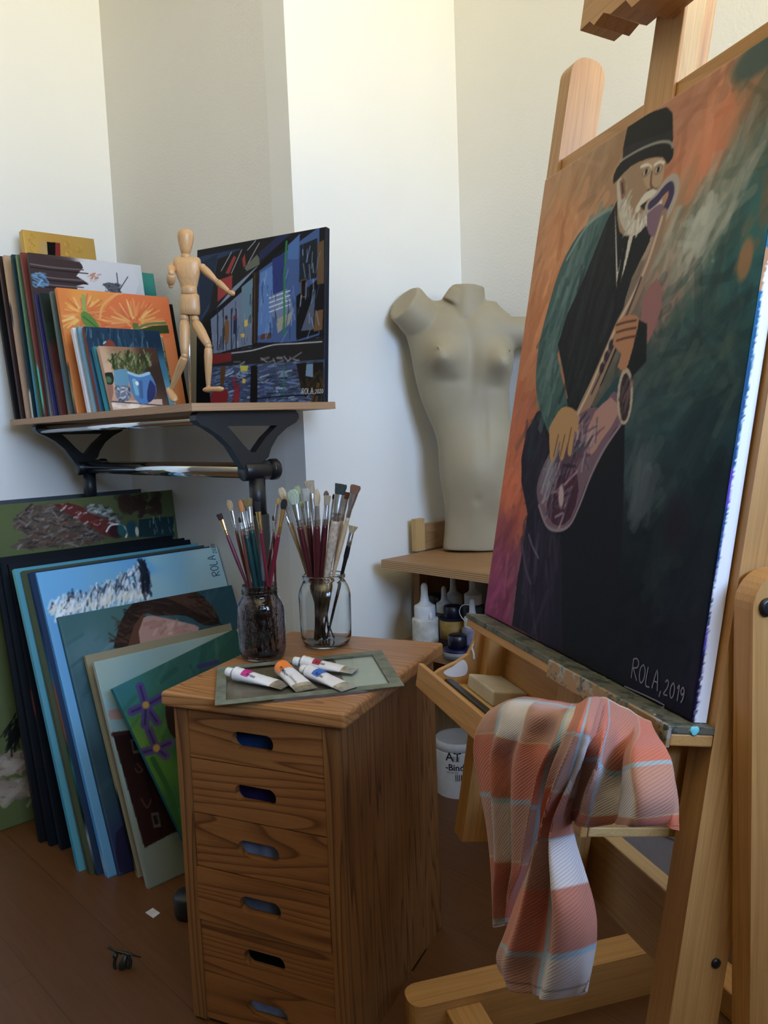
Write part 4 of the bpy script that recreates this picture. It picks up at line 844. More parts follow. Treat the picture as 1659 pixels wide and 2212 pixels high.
def leg(hip, knee, ankle, dk, da, foot_fn):
    part('hip_joint', lambda mb: mb.ball(MP(*hip), mr(9)))
    part('thigh', limb_(MP(hip[0], hip[1]+6), MP(*knee, dk), TH))
    part('knee_joint', lambda mb: mb.ball(MP(knee[0], knee[1]+2, dk), mr(7.5)))
    part('shin', limb_(MP(knee[0], knee[1]+4, dk), MP(*ankle, da), SHN))
    part('ankle_joint', lambda mb: mb.ball(MP(*ankle, da), mr(4.8)))
    part('foot', foot_fn)
leg((399, 686), (399, 766), (370, 842), -.015, .03, lambda mb: mb.limb(MP(363, 838, .035), MP(379, 867, -.005), [(0, 0), (5, .04), (7.5, .2), (7.5, .45), (9, .7), (7.5, .9), (3.5, .99), (0, 1)] and [(mr(r), h) for r, h in [(0, 0), (5, .04), (7.5, .2), (7.5, .45), (9, .7), (7.5, .9), (3.5, .99), (0, 1)]], flat=.7, ref=RH))
def foot2(mb):
    a, b = MP(438, 842, -.01), MP(484, 840, -.03); mb.limb(a, b, [(mr(r), h) for r, h in [(0, 0), (3, .03), (5.5, .15), (6.5, .3), (5.5, .6), (6, .8), (4, .95), (0, 1)]], flat=1.2, ref=(0, 0, 1))
leg((421, 689), (450, 746), (450, 834), -.02, -.01, foot2)
UA = [(5, 0), (8.5, .1), (8.8, .35), (7, .75), (5.5, .97), (4, 1)]
part('shoulder_joint', lambda mb: mb.ball(MP(372, 577), mr(9))); part('upper_arm', limb_(MP(371, 578), MP(370, 590, -.045), UA))
part('elbow_joint', lambda mb: mb.ball(MP(370, 590, -.047), mr(6.8))); part('forearm', limb_(MP(370, 592, -.047), MP(368, 616, -.030), [(6, 0), (8.8, .15), (9.3, .45), (8, .8), (4, 1)])); part('hand', lambda mb: mb.ball(MP(369, 617, -.03), mr(5.5)))
part('shoulder_joint', lambda mb: mb.ball(MP(437, 578), mr(8.5))); part('upper_arm', limb_(MP(438, 579), MP(466, 606, -.01), UA))
part('elbow_joint', lambda mb: mb.ball(MP(467, 607, -.01), mr(6))); part('forearm', limb_(MP(469, 608, -.01), MP(494, 630, -.02), [(5, 0), (7, .1), (7, .4), (5, .9), (3.5, 1)])); part('hand', limb_(MP(492, 631, -.02), MP(508, 635, -.022), [(2, 0), (5, .25), (6, .6), (4, .92), (0, 1)]))
part('rod', lambda mb: mb.tube([mp0, MP(407.5, 660)], mr(2.1), 12), man, plain('polished_steel', (.85, .86, .88), .15, 1))

# ================================================================== THINGS ON THE CABINET
ZC0 = ZT
def smoothprof(pts, k=4): return [tuple(p) for p in smooth_path(pts, k)]
def jar(name, base, label, prof_out, prof_in, mat, extra=None):
    t = thing(name, base, label, 'jar'); mb = MB()
    prof = smoothprof(prof_out)+smoothprof(prof_in[::-1]); mb.lathe(prof, base, seg=56); mb.build('glass_body', mat, t)
    if extra: extra(t)
    return t
J1 = atz(569, 1419, ZC0+.0006); k1 = np.linalg.norm(atd(569, 1340, J1)-atd(570, 1340, J1))
J2 = atz(706, 1391, ZC0+.0006); k2 = np.linalg.norm(atd(706, 1300, J2)-atd(707, 1300, J2))
H1 = (1419-1262)*k1*1.02; H2 = (1391-1240)*k2*1.02
mason = glassmat('reflection_tinted_glass', (.55, .50, .55), .02, .8); clear = glassmat('clear_glass', (.93, .95, .95), .02, .05)  # purplish tint puts dark reflections into the left jar's colour
r1 = 51*k1; q1 = 38*k1
def ringx(h, r):
    def f(t):
        mb = MB(); c = np.array(t.location)
        for dzz in (0, -.006): mb.lathe([(r, h+dzz-.0015), (r+.0022, h+dzz), (r, h+dzz+.0015)], c, seg=48)
        mb.build('screw_thread', mason if r < .045 else clear, t)
    return f
jar('glass_jar', J1, 'embossed glass preserving jar on the left, tinted with dark reflections, full of thin brushes', [(0, 0), (r1*.72, .0), (r1*.88, .004), (r1*.97, .016), (r1, .04), (r1, H1*.60), (r1*.96, H1*.72), (r1*.84, H1*.80), (q1*1.02, H1*.85), (q1, H1*.88), (q1, H1*.97), (q1*.99, H1)],
    [(0, .006), (r1*.70, .006), (r1*.86, .010), (r1*.93, .02), (r1*.955, .04), (r1*.955, H1*.60), (r1*.92, H1*.71), (r1*.80, H1*.79), (q1*.94, H1*.85), (q1*.93, H1*.97), (q1*.95, H1)], mason, ringx(H1*.93, q1))
r2 = 56*k2; q2 = 45*k2
jar('glass_jar', J2, 'plain clear glass jar on the right, crowded with thick brushes', [(0, 0), (r2*.72, .0), (r2*.86, .004), (r2*.95, .015), (r2*.98, .03), (r2, H2*.55), (r2*1.0, H2*.72), (r2*.93, H2*.82), (q2*1.02, H2*.90), (q2*.97, H2*.92), (q2*.97, H2*.94), (q2*1.03, H2*.95), (q2*1.03, H2*.985), (q2*.98, H2)],
    [(0, .006), (r2*.70, .006), (r2*.84, .010), (r2*.91, .02), (r2*.95, .035), (r2*.965, H2*.55), (r2*.965, H2*.71), (r2*.89, H2*.81), (q2*.95, H2*.90), (q2*.92, H2*.95), (q2*.93, H2)], clear)
# residue of dried paint in the foot of each jar
def bristle_mat(c): 
    key = 'bristle_%d_%d_%d' % c
    if key in _mc: return _mc[key]
    m, N, K, b = newmat(key); tc = nd(N, 'ShaderNodeAttribute', attribute_name='gc'); mp = N.new('ShaderNodeMapping'); mp.inputs['Scale'].default_value = (30, 900, 900); K.new(tc.outputs['Vector'], mp.inputs[0])
    nz = N.new('ShaderNodeTexNoise'); nz.inputs['Scale'].default_value = 1; K.new(mp.outputs[0], nz.inputs['Vector']); q = np.array(L(*c)); r = ramp(N, [(.3, tuple(q*.6)), (.7, tuple(np.minimum(q*1.25, 1)))]); K.new(nz.outputs[0], r.inputs[0]); K.new(r.outputs[0], b.inputs['Base Color']); b.inputs['Roughness'].default_value = .8; bump(N, K, b, nz.outputs[0], .6, .001); _mc[key] = m; return m
def handle_mat(kind):
    cols = {'crimson': L(108, 26, 44), 'maroon': L(74, 24, 30), 'green': L(16, 52, 54), 'pale': L(196, 176, 150), 'tan': L(150, 124, 90), 'black': L(20, 22, 30), 'plum': L(96, 40, 60), 'spotted': L(190, 178, 165), 'brown': L(96, 52, 40)}
    return plain('brush_handle_'+kind, cols[kind], .3, noise=.12 if kind != 'spotted' else .35, scale=50 if kind != 'spotted' else 120)
def paint_brush(tip, joint, end, base, kind, w, bl, fl, shape, bc, hc, ferr, label, off=0, hr=.0038):
    """tip pixel, ferrule-end pixel is implied by the lengths; the handle runs from the tip down into the jar"""
    T = atd(*tip, base, off); Jt = atd(*joint, base, off*.75)       # joint: a second point low on the handle
    d = nrm(T-Jt)
    # the foot of the handle rests on the jar's floor
    t = (T[2]-(base[2]+.009))/d[2]; E = T-d*t
    rr = np.hypot(*(E-base)[:2]); lim = (r1 if base is J1 else r2)*.80; hr = hr*1.22
    if rr > lim:
        e2 = base[:2]+(E-base)[:2]/rr*lim; E = np.array([e2[0], e2[1], base[2]+.010])
    th = thing('paintbrush', E, label, 'brush', 'paintbrushes in the left jar' if base is J1 else 'paintbrushes in the right jar')
    d1 = nrm(Jt-E); Fb = T-d*(bl+fl); F = T-d*bl
    P = smooth_path([E, Jt, (Jt+Fb)/2, Fb], 5); n = len(P); s_ = np.linspace(0, 1, n)
    R = hr*(.42+.58*np.clip(s_*1.6, 0, 1))*(1-.12*np.clip((s_-.8)/.2, 0, 1))
    mb = MB(); mb.tube(P, R, 10); mb.build('handle', handle_mat(hc), th)
    side = nrm(np.cross(d, FH)); nrmv = nrm(np.cross(side, d)); flat = 1 if shape == 'round' else .32
    fb = MB(); V = []
    for h, wf in ((0, 0), (.12, 0), (.14, .04), (.18, 0), (.26, 0), (.28, .04), (.32, 0), (.6, .5), (1, 1)):
        rw = R[-1]*1.05+(w/2-R[-1]*1.05)*min(wf if wf > .1 else 0, 1)+(R[-1]*.12 if 0 < wf < .1 else 0); rt = R[-1]*1.05*(1-min(wf if wf > .1 else 0, 1))+max(w/2*flat, .0012)*min(wf if wf > .1 else 0, 1)
        c = Fb+d*fl*h; V.append([c+side*rw*math.cos(a)+nrmv*rt*math.sin(a) for a in np.linspace(0, 2*math.pi, 14, endpoint=False)])
    fb.grid(np.array(V), closed=True, flip=False); fb.build('ferrule', ferr, th)
    bb = MB(); V = []; prof = {'flat': ((0, .95), (.3, 1.08), (.7, 1.18), (.95, 1.22), (1, 1.1)), 'round': ((0, .9), (.3, 1.25), (.6, 1.2), (.85, .8), (1, .25)), 'fan': ((0, .9), (.4, 1.4), (.8, 1.9), (1, 2.0)), 'worn': ((0, .9), (.25, 1.15), (.5, 1.3), (.8, 1.15), (1, .6))}[shape]
    G = []
    for h, wf in prof:
        c = F+d*bl*h; tk = max(w/2*flat, .0012)*(1.25 if h < .6 else (.9 if shape != 'round' else wf)); ring = []
        for a in np.linspace(0, 2*math.pi, 16, endpoint=False):
            jit = 1+.10*rnd.uniform(-1, 1)*(h > .5); jz = d*bl*.08*rnd.uniform(-1, .3)*(h > .9); ring.append(c+side*w/2*wf*math.cos(a)*jit+nrmv*tk*math.sin(a)+jz); G.append((h*bl, w*math.cos(a), tk*math.sin(a)))
        V.append(ring)
    V = np.array(V); bb.grid(V, closed=True, g=np.array(G)); bb.add(V[-1], [tuple(range(16))], np.array(G)[-16:]); bb.build('bristles', bristle_mat(bc), th)
    return th
S, B_ = STEEL, BRASS
BR1 = [((473, 1110), (531, 1258), 'flat', .011, .014, .035, (48, 24, 28), 'plum', B_, 'slanting brush with short dark plum bristles and a gold ferrule, leftmost in the left jar', .012, .0036),
 ((494, 1080), (538, 1261), 'worn', .011, .024, .045, (168, 146, 116), 'brown', S, 'brush with long tan bristles, second from the left in the left jar', .02, .0032),
 ((517, 1117), (541, 1262), 'round', .005, .012, .02, (22, 22, 24), 'brown', S, 'small black tipped brush in the left jar beneath the orange tipped one', -.012, .0030),
 ((518, 1080), (551, 1262), 'round', .009, .026, .05, (186, 122, 76), 'green', S, 'green handled brush with an orange tinted tip', -.004, .0062),
 ((533, 1077), (563, 1264), 'flat', .019, .018, .05, (120, 104, 66), 'green', S, 'green handled flat brush with wide olive bristles', .006, .0062),
 ((555, 1083), (578, 1260), 'flat', .012, .022, .04, (26, 26, 30), 'crimson', B_, 'crimson brush with a shining gold flat ferrule in the middle of the left jar', -.030, .0032),
 ((590, 1113), (595, 1256), 'round', .004, .012, .026, (44, 26, 36), 'maroon', S, 'fine maroon brush with a tiny dark point', .0, .0026),
 ((602, 1076), (576, 1248), 'round', .007, .014, .10, (176, 140, 70), 'maroon', S, 'brush with a small yellow tip half hidden behind the black tipped one', .03, .0030),
 ((615, 1078), (584, 1256), 'worn', .011, .022, .055, (26, 24, 24), 'crimson', B_, 'crimson brush with a gold ferrule and clotted black tip, rightmost in the left jar', -.01, .0042)]
for tip, jt, shp, w, bl, fl, bc, hc, fe, lb, of, hr in BR1: paint_brush(tip, jt, None, J1, 0, w, bl, fl, shp, bc, hc, fe, lb, of, hr)
BR2 = [((606, 1053), (658, 1225), 'worn', .014, .034, .05, (200, 186, 158), 'tan', S, 'brush with a cream worn tip, topmost at the left of the right jar', .03, .0036),
 ((617, 1112), (664, 1232), 'round', .006, .004, .02, (140, 140, 140), 'tan', S, 'tan brush showing just a silver cap, lowest on the left of the right jar', .01, .0036),
 ((630, 1057), (667, 1228), 'worn', .021, .034, .052, (176, 190, 172), 'maroon', S, 'thick dark red brush with a broad pale green round head', -.02, .0066),
 ((640, 1050), (672, 1225), 'worn', .013, .030, .05, (160, 176, 140), 'pale', S, 'pale handled brush with a light green tip behind the broad pale green head', .05, .0036),
 ((650, 1082), (676, 1225), 'round', .010, .016, .04, (168, 188, 170), 'pale', S, 'short pale brush with a small mint tip', .035, .0036),
 ((660, 1056), (676, 1228), 'flat', .015, .028, .055, (178, 184, 182), 'maroon', S, 'dark red brush with a grey white flat tip', .0, .0058),
 ((668, 1038), (692, 1225), 'flat', .019, .030, .07, (176, 164, 148), 'pale', S, 'flat beige brush standing tallest near the middle of the right jar', .04, .0045),
 ((684, 1056), (684, 1230), 'round', .013, .038, .045, (196, 182, 158), 'maroon', S, 'stout dark red brush with a rounded cream tip, centre of the right jar', -.03, .0072),
 ((705, 1060), (700, 1226), 'round', .010, .014, .05, (110, 94, 88), 'pale', S, 'brush with a small brown grey tip left of the broad dark green one', .03, .0034),
 ((708, 1070), (694, 1229), 'flat', .012, .022, .045, (176, 166, 146), 'maroon', S, 'dark red brush with a square cream tip right of centre', -.015, .0060),
 ((721, 1067), (706, 1228), 'round', .005, .012, .05, (52, 44, 40), 'maroon', S, 'thin dark tipped brush just left of the broad dark green one', .01, .0034),
 ((737, 1045), (708, 1232), 'flat', .022, .024, .060, (54, 68, 68), 'spotted', S, 'paint spotted pale brush with a broad dark green flat tip', -.02, .0090),
 ((749, 1063), (722, 1228), 'flat', .013, .016, .05, (110, 72, 60), 'pale', S, 'pale brush with a narrow red brown tip', .02, .0040),
 ((769, 1048), (723, 1230), 'flat', .019, .020, .055, (132, 96, 80), 'pale', S, 'long pale brush with a brown square tip, highest at the right of the right jar', -.025, .0044),
 ((763, 1136), (742, 1226), 'fan', .011, .016, .03, (186, 172, 140), 'black', S, 'black handled brush with a frayed yellowish tip, lowest at the right', .0, .0048)]
for tip, jt, shp, w, bl, fl, bc, hc, fe, lb, of, hr in BR2: paint_brush(tip, jt, None, J2, 0, w, bl, fl, shp, bc, hc, fe, lb, of, hr)

# glass palette
gp = [atz(*p, ZT+.006) for p in ((464, 1524), (874, 1481), (824, 1404), (469, 1441))]
gc_ = sum(gp)/4; pal = thing('glass_palette', (gc_[0], gc_[1], ZT), 'rectangular glass mixing palette with a grimy taped border, under the paint tubes', 'palette')
def quadslab(name, q, z0, z1, mat, parent):
    q = [np.array(p) for p in q]; mb = MB(); lo = [np.array([p[0], p[1], z0]) for p in q]; hi = [np.array([p[0], p[1], z1]) for p in q]
    mb.add(lo+hi, [(3, 2, 1, 0), (4, 5, 6, 7)]+[(i, (i+1) % 4, (i+1) % 4+4, i+4) for i in range(4)]); return mb.build(name, mat, parent)
m, N, K, b = newmat('sheet_glass'); tr_ = N.new('ShaderNodeBsdfTransparent'); tr_.inputs[0].default_value = (.90, .95, .93, 1); gl = N.new('ShaderNodeBsdfGlossy'); nz = N.new('ShaderNodeTexNoise'); nz.inputs['Scale'].default_value = 30
r = ramp(N, [(.3, (.04,)*3), (.7, (.22,)*3)]); K.new(nz.outputs[0], r.inputs[0]); K.new(r.outputs[0], gl.inputs['Roughness']); mxs = N.new('ShaderNodeMixShader')
mxs.inputs[0].default_value = .10; K.new(tr_.outputs[0], mxs.inputs[1]); K.new(gl.outputs[0], mxs.inputs[2]); K.new(mxs.outputs[0], N['Material Output'].inputs['Surface']); SHEET = m
quadslab('glass_sheet', gp, ZT+.0012, ZT+.0055, SHEET, pal)
def inner(q, f):
    c = sum(q)/4; return q
def lerp4(q, s, t): return q[0]*(1-s)*(1-t)+q[1]*s*(1-t)+q[2]*s*t+q[3]*(1-s)*t
TAPE = plain('grimy_tape', L(104, 112, 102), .6, noise=.35, scale=35); s0, s1, t0, t1 = .055, .93, .10, .90
tp = MB()
for a, b_, c, d in ((0, 1, 0, t0), (0, 1, t1, 1), (0, s0, t0, t1), (s1, 1, t0, t1)):
    q = [lerp4(gp, a, c), lerp4(gp, b_, c), lerp4(gp, b_, d), lerp4(gp, a, d)]; q = [np.array([p[0], p[1], ZT+.0058]) for p in q]; tp.add(q, [(0, 1, 2, 3)])
tp.build('taped_border', TAPE, pal)
q = [lerp4(gp, .70, t0), lerp4(gp, s1, t0), lerp4(gp, s1, t1), lerp4(gp, .70, t1)]; q = [np.array([p[0], p[1], ZT+.0010]) for p in q]
MB().add(q, [(0, 1, 2, 3)]).build('pale_backing', plain('pale_backing_white', L(206, 202, 200), .8, noise=.04), pal)  # paler rectangle under the right part of the glass
q = [lerp4(gp, s0, t0), lerp4(gp, .70, t0), lerp4(gp, .70, t1), lerp4(gp, s0, t1)]; q = [np.array([p[0], p[1], ZT+.0008]) for p in q]
MB().add(q, [(0, 1, 2, 3)]).build('smeared_underside', plain('smeared_paint', L(128, 106, 92), .6, noise=.2, scale=16), pal)['label'] = 'brownish smeared glass centre'
qs = [np.array([p[0], p[1], 0]) for p in gp]; mb = MB(); e0, e1 = gp[0].copy(), gp[1].copy(); e0[2] = e1[2] = ZT+.0058
# paint tubes
ALU = plain('crimped_aluminium', L(176, 170, 156), .32, .85, noise=.2, scale=120, bmp=.4); TUBEW = plain('tube_label_white', L(222, 222, 230), .4, noise=.05, scale=60, bmp=.25)
CAPW = plain('tube_cap_white', L(226, 228, 232), .4, noise=.02); INK = plain('black_print', L(24, 24, 30), .5, noise=.02)
def tube_(a, b, label, band, lift=0, cap=True, roll=0, width=1.0):
    zt = ZT+.0062+lift; R = .0142*width; A_ = atz(*a, zt+R*.8); Bp = atz(*b, zt+.002); A_[2] = zt+R*.95; Bp[2] = zt+.0012
    Ln = np.linalg.norm(Bp-A_); d = (Bp-A_)/Ln; s = nrm(np.cross((0, 0, 1), d)); u = np.cross(d, s)
    t = thing('paint_tube', A_-u*(R*.95), label, 'paint tube', 'paint tubes lying on the glass palette')
    def sec(x, w, h): c = A_+d*Ln*x; c = c+u*0; return [c+s*w*math.cos(k)+u*h*math.sin(k) for k in np.linspace(0, 2*math.pi, 28, endpoint=False)]
    n0 = .15; body = []; G = []
    xs = np.linspace(n0, .80, 22)
    for x in xs:
        f = (x-n0)/(1-n0); w = R*(1+.42*f); h = R*(1-.90*f)*(1+.03*math.sin(x*60)); cr = [(1+.04*math.sin(k*3+x*37)) for k in range(28)]
        ring = sec(x, w, h); c = A_+d*Ln*x; body.append([c+(p-c)*q_ for p, q_ in zip(ring, cr)])
    lb = MB(); lb.grid(np.array(body), closed=True, flip=True); lb.build('label_sleeve', TUBEW, t)
    tail = [body[-1]]+[sec(x, R*(1+.42*(x-n0)/(1-n0)), max(R*(1-1.02*(x-n0)/(1-n0)), .0006)) for x in (.84, .88, .92, .96, 1.0)]
    tm = MB(); tm.grid(np.array(tail), closed=True, flip=True); tm.build('metal_tail', ALU, t); tm = MB()
    sh = [sec(n0-.045, R*.42, R*.42), sec(n0-.03, R*.62, R*.62), sec(n0-.004, R*.98, R*.98), body[0]]; tm.grid(np.array(sh), closed=True, flip=True); tm.add(sh[0], [tuple(range(28))]); tm.build('metal_shoulder', ALU, t)
    if cap:
        cp = MB(); cp.lathe([(R*.60, 0), (R*.66, .001), (R*.66, Ln*.085), (R*.58, Ln*.10)], A_-d*0.0, d, 20); cp.build('cap', CAPW, t)
    else:
        cp = MB(); cp.tube([A_+d*Ln*.05, A_+d*Ln*.11], [R*.22, R*.36], 12); cp.ball(A_+d*Ln*.06, R*.42, 12); cp.build('nozzle', CAPW, t)
    # colour band and print follow the sleeve: patches slightly above it
    def patch(x0, x1, k0, k1, mat, nm, lift_=.0004):
        V = []
        for x in np.linspace(x0, x1, 8):
            f = (x-n0)/(1-n0); w = R*(1+.42*f)*1.045+lift_; h = R*(1-.90*f)*1.06+lift_; c = A_+d*Ln*x
            V.append([c+s*w*math.cos(k)+u*h*math.sin(k) for k in np.linspace(k0, k1, 10)])
        return MB().grid(np.array(V), flip=False).build(nm, mat, t)
    patch(band[1], band[2], band[3], band[4], plain('tube_band_%s' % band[0], band[5], .4, noise=.05), 'colour_band')
    return t, A_, d, s, u, R, Ln
def tube_text(T, body, size, x, k, mat, name='print', bold=0, fw=1):
    t, A_, d, s, u, R, Ln = T; n0 = .15; f = (x-n0)/(1-n0); w = R*(1+.42*f)*1.05; h = R*(1-.90*f)*1.08
    o = A_+d*Ln*x+s*w*math.cos(k)+u*(h*math.sin(k)+.0006); sl = nrm(d*Ln*.1-u*R*.09)
    text_mesh(name, body, size, o, sl*fw, nrm(-s*math.sin(k)+u*math.cos(k)*.5)*-1*fw, mat, t, .0004, bold)
PIb = (.5, 2.4)
t1 = tube_((491, 1453), (620, 1482), 'white paint tube with a magenta band, leftmost on the palette', ('magenta', .30, .42, .7, 2.6, L(190, 40, 130)))
t3 = tube_((635, 1430), (768, 1449), 'white paint tube with a crimson band lying behind the blue banded tube', ('crimson', .34, .46, .7, 2.6, L(160, 30, 60)))
t2 = tube_((600, 1438), (664, 1490), 'uncapped white paint tube with an orange collar', ('orange', .155, .36, .1, 3.0, L(236, 130, 50)), cap=False, width=1.12)
t4 = tube_((653, 1447), (756, 1488), 'white paint tube with a blue band, lowest at the right of the tubes', ('blue', .32, .46, .7, 2.6, L(40, 100, 200)), lift=.0008)
for T_ in (t1, t3, t4): tube_text(T_, 'Artist', .0095, .38, 2.45, INK, 'print', .0001); tube_text(T_, 'Acryl', .0065, .50, 1.2, INK)
tube_text(t2, 'PRIMAcryl', .0095, .28, 2.5, INK, 'print', .0001); tube_text(t2, 'Schmincke', .0080, .58, 2.2, INK)

# ================================================================== DESK WITH THE TORSO
DZ = .768; df = atz(820, 1208, DZ); DX0 = df[0]; DY1 = YC-.02; DTH = .028
DX1 = XD-.012; DY0 = YC-.78
dk = thing('corner_desk', ((DX0+DX1)/2, DY1-.5, 0), 'plywood workbench in the corner under the torso, with shelves for paint bottles', 'desk')
mb = MB(); mb.box((DX0, DY0, DZ-DTH), (DX1-DX0, 0, 0), (0, DY1-.04-DY0, 0), (0, 0, DTH), .002, grain=1, off=(0, 0, 0)); mb.build('desk_top', DESK, dk)
MB().box((DX0-.0012, DY0, DZ-DTH+.001), (.001, 0, 0), (0, DY1-.04-DY0, 0), (0, 0, DTH-.002), 0, off=(0, 0, 0)).build('front_edging', ply_edge('desk_edge', L(150, 112, 72), L(196, 160, 116), 5, 2, .028), dk)
ux0 = aty(886, 1150, DY1)[0]; ux1 = aty(905, 1150, DY1)[0]
MB().box((ux0, DY1-.028, DZ+.0005), (ux1-ux0, 0, 0), (0, .022, 0), (0, 0, .105), .001).build('upright', BEECH_PALE, dk)
MB().box((ux1+.002, DY1-.022, DZ+.0005), (DX1-ux1-.004, 0, 0), (0, .018, 0), (0, 0, .085), .001).build('rear_rail', DESK, dk)
SY1 = DY1-.06
MB().box((ux0, DY1-.034, .0), (.04, 0, 0), (0, .030, 0), (0, 0, DZ-DTH-.001), .002).build('leg', DESK, dk)
pan = plain('dark_backboard', L(70, 54, 36), .7, noise=.2, scale=12)
MB().box((DX1-.03, DY0+.1, .1), (.012, 0, 0), (0, DY1-.2-DY0, 0), (0, 0, DZ-DTH-.102), .001).build('backboard', pan, dk)
MB().box((ux0+.045, DY1-.024, .1), (DX1-.04-ux0-.05, 0, 0), (0, .012, 0), (0, 0, DZ-DTH-.102), .001).build('side_board', DESK, dk)
bz = .50; SHX0 = DX0+.06
SHZ = []
for nm, z in (('shelf', .50), ('shelf', .195)):
    MB().box((DX0+.004, DY0+.1, z-.018), (DX1-.035-DX0-.004, 0, 0), (0, DY1-.036-DY0-.1, 0), (0, 0, .018), .001, grain=1).build(nm, DESK, dk)
MB().box((DX0+.03, DY0+.045, 0), (.05, 0, 0), (0, .05, 0), (0, 0, DZ-DTH-.001), .002).build('leg', DESK, dk)

# bottles: every one stands on the shelf at z; its place comes from where it is seen at depth x
def bottle(px, xplane, z, H, r, label, body, kind, cap=L(214, 218, 222), band=None, neck=.35):
    q = atx(px, 1380, xplane); base = np.array([xplane, q[1], z]); t = thing('paint_bottle', base, label, 'bottle', 'paint bottles on the desk shelf')
    mb = MB(); mb.lathe(smoothprof([(r*.90, 0), (r, .004), (r, H*.6), (r, H*.90), (r*.92, H*.95), (r*.6, H), (r*.55, H)], 2), base, seg=28); mb.build('bottle_body', plain('bottle_'+''.join(k for k in label if k.isalpha())[:18], body, .4, noise=.25, scale=35), t)
    if band: bm_ = MB(); bm_.lathe([(r*1.006, H*band[0]), (r*1.006, H*band[1])], base, seg=28); ob = bm_.build('paper_label', plain('label_'+''.join(k for k in label if k.isalpha())[:18], band[2], .6, noise=.2, scale=60), t)
    c = MB()
    if kind == 'spout': c.lathe(smoothprof([(r*.78, H*.97), (r*.80, H*.975), (r*.80, H+r*.75), (r*.7, H+r*.85), (r*.34, H+r*1.15), (r*.26, H+r*1.9), (r*.24, H+r*2.3), (r*.12, H+r*2.5), (0, H+r*2.52)], 2), base, seg=24); c.build('spout_cap', plain('spout_white', cap, .4, noise=.03), t)
    else: c.lathe([(r*.66, H*.99), (r*.68, H), (r*.66, H+r*.85), (r*.60, H+r*.9), (0, H+r*.91)], base, seg=24); c.build('screw_cap', plain('cap_'+kind, cap, .35, noise=.05), t)
    return t, base, r, H
zs = .50
def Hpx(py, px, xp, z=zs): return atx(px, py, xp)[2]-z
def rpx(w, px, xp): return abs(atx(px-w/2, 1350, xp)[1]-atx(px+w/2, 1350, xp)[1])/2*1.06
X1 = DX0+.06
t, b0, r0, h0 = bottle(920, X1, zs, Hpx(1331, 920, X1), rpx(41, 920, X1)*.95, 'grey white spout bottle, leftmost on the desk shelf', L(196, 194, 186), 'spout')
MB().limb(b0+np.array([-.01, -r0*.8, h0*.9]), b0+np.array([-.01, -r0*.8, h0+.018]), [(.006, 0), (.006, .7), (.004, .95), (0, 1)], 12).build('spout_stopper', WHITE_PL, t)
bottle(962, DX0+.17, zs, Hpx(1320, 962, DX0+.17), rpx(30, 962, DX0+.17), 'dark olive bottle with a white spout, behind the ochre labelled one', L(58, 60, 46), 'spout')
bottle(982, DX0+.24, zs, Hpx(1304, 982, DX0+.24), rpx(34, 982, DX0+.24), 'dark bottle with a greenish stained spout', L(36, 40, 44), 'spout', cap=L(150, 168, 168))
X4 = DX0+.11
bottle(979, X4, zs, Hpx(1333, 979, X4), rpx(40, 979, X4), 'dark bottle with an ochre label and navy screw cap', L(30, 30, 44), 'navy', cap=L(16, 18, 40), band=(.35, .93, L(150, 120, 56)))
X5 = DX0+.035
bottle(988, X5, zs, Hpx(1398, 988, X5), rpx(44, 988, X5), 'small navy bottle with a grey label, nearest on the desk shelf', L(22, 24, 66), 'deepnavy', cap=L(14, 15, 34), band=(.1, .72, L(120, 122, 124)))
X6 = DX0+.20
bottle(1024, X6, zs, Hpx(1302, 1024, X6), rpx(34, 1024, X6), 'dark teal bottle with a clean white spout, far right on the desk shelf', L(40, 56, 62), 'spout')
t, b0, r0, h0 = bottle(1022, X4, zs, Hpx(1352, 1022, X4), rpx(34, 1022, X4), 'lavender bottle whose white stopper hangs on a loop', L(136, 134, 156), 'spout', cap=L(220, 220, 226))
lp = [onpl(*p, (1, 0, 0), X4-r0) for p in ((1018, 1350), (1003, 1340), (993, 1325), (995, 1312), (1005, 1306), (1025, 1309))]
MB().tube(smooth_path(lp, 5), .0011, 8).build('stopper_loop', WHITE_PL, t)
bottle(946, DX0+.20, zs, Hpx(1312, 946, DX0+.20), rpx(44, 946, DX0+.20), 'black bottle hiding behind the grey white one', L(14, 15, 22), 'black', cap=L(12, 13, 18))
# binder tub on the lower shelf
XB_ = DX0+.20; bb_ = atx(994, 1742, XB_); tz = bb_[2]; H_ = atx(996, 1592, XB_)[2]-tz; rb = abs(atx(958, 1650, XB_)[1]-atx(1034, 1650, XB_)[1])/2
for o in bpy.data.objects:      # set the lower shelf under it
    if o.name == 'shelf.001':
        for v in o.data.vertices: v.co.z += tz-.195
tub = thing('binder_tub', (XB_, bb_[1], tz), 'white screw lid tub of binder on the low shelf between cabinet and towel', 'tub')
WT = plain('tub_white', L(205, 203, 200), .5, noise=.05); mb = MB(); mb.lathe(smoothprof([(rb*.82, 0), (rb*.92, .006), (rb*.97, .02), (rb, .05), (rb, H_*.86), (rb*.97, H_*.88)], 2), (XB_, bb_[1], tz), seg=40); mb.build('tub_body', WT, tub)
mb = MB(); mb.lathe([(rb*.96, H_*.875), (rb*1.0, H_*.88), (rb*1.0, H_*.985), (rb*.96, H_), (rb*.9, H_*.995), (0, H_*.993)], (XB_, bb_[1], tz), seg=40); mb.build('lid', WT, tub)
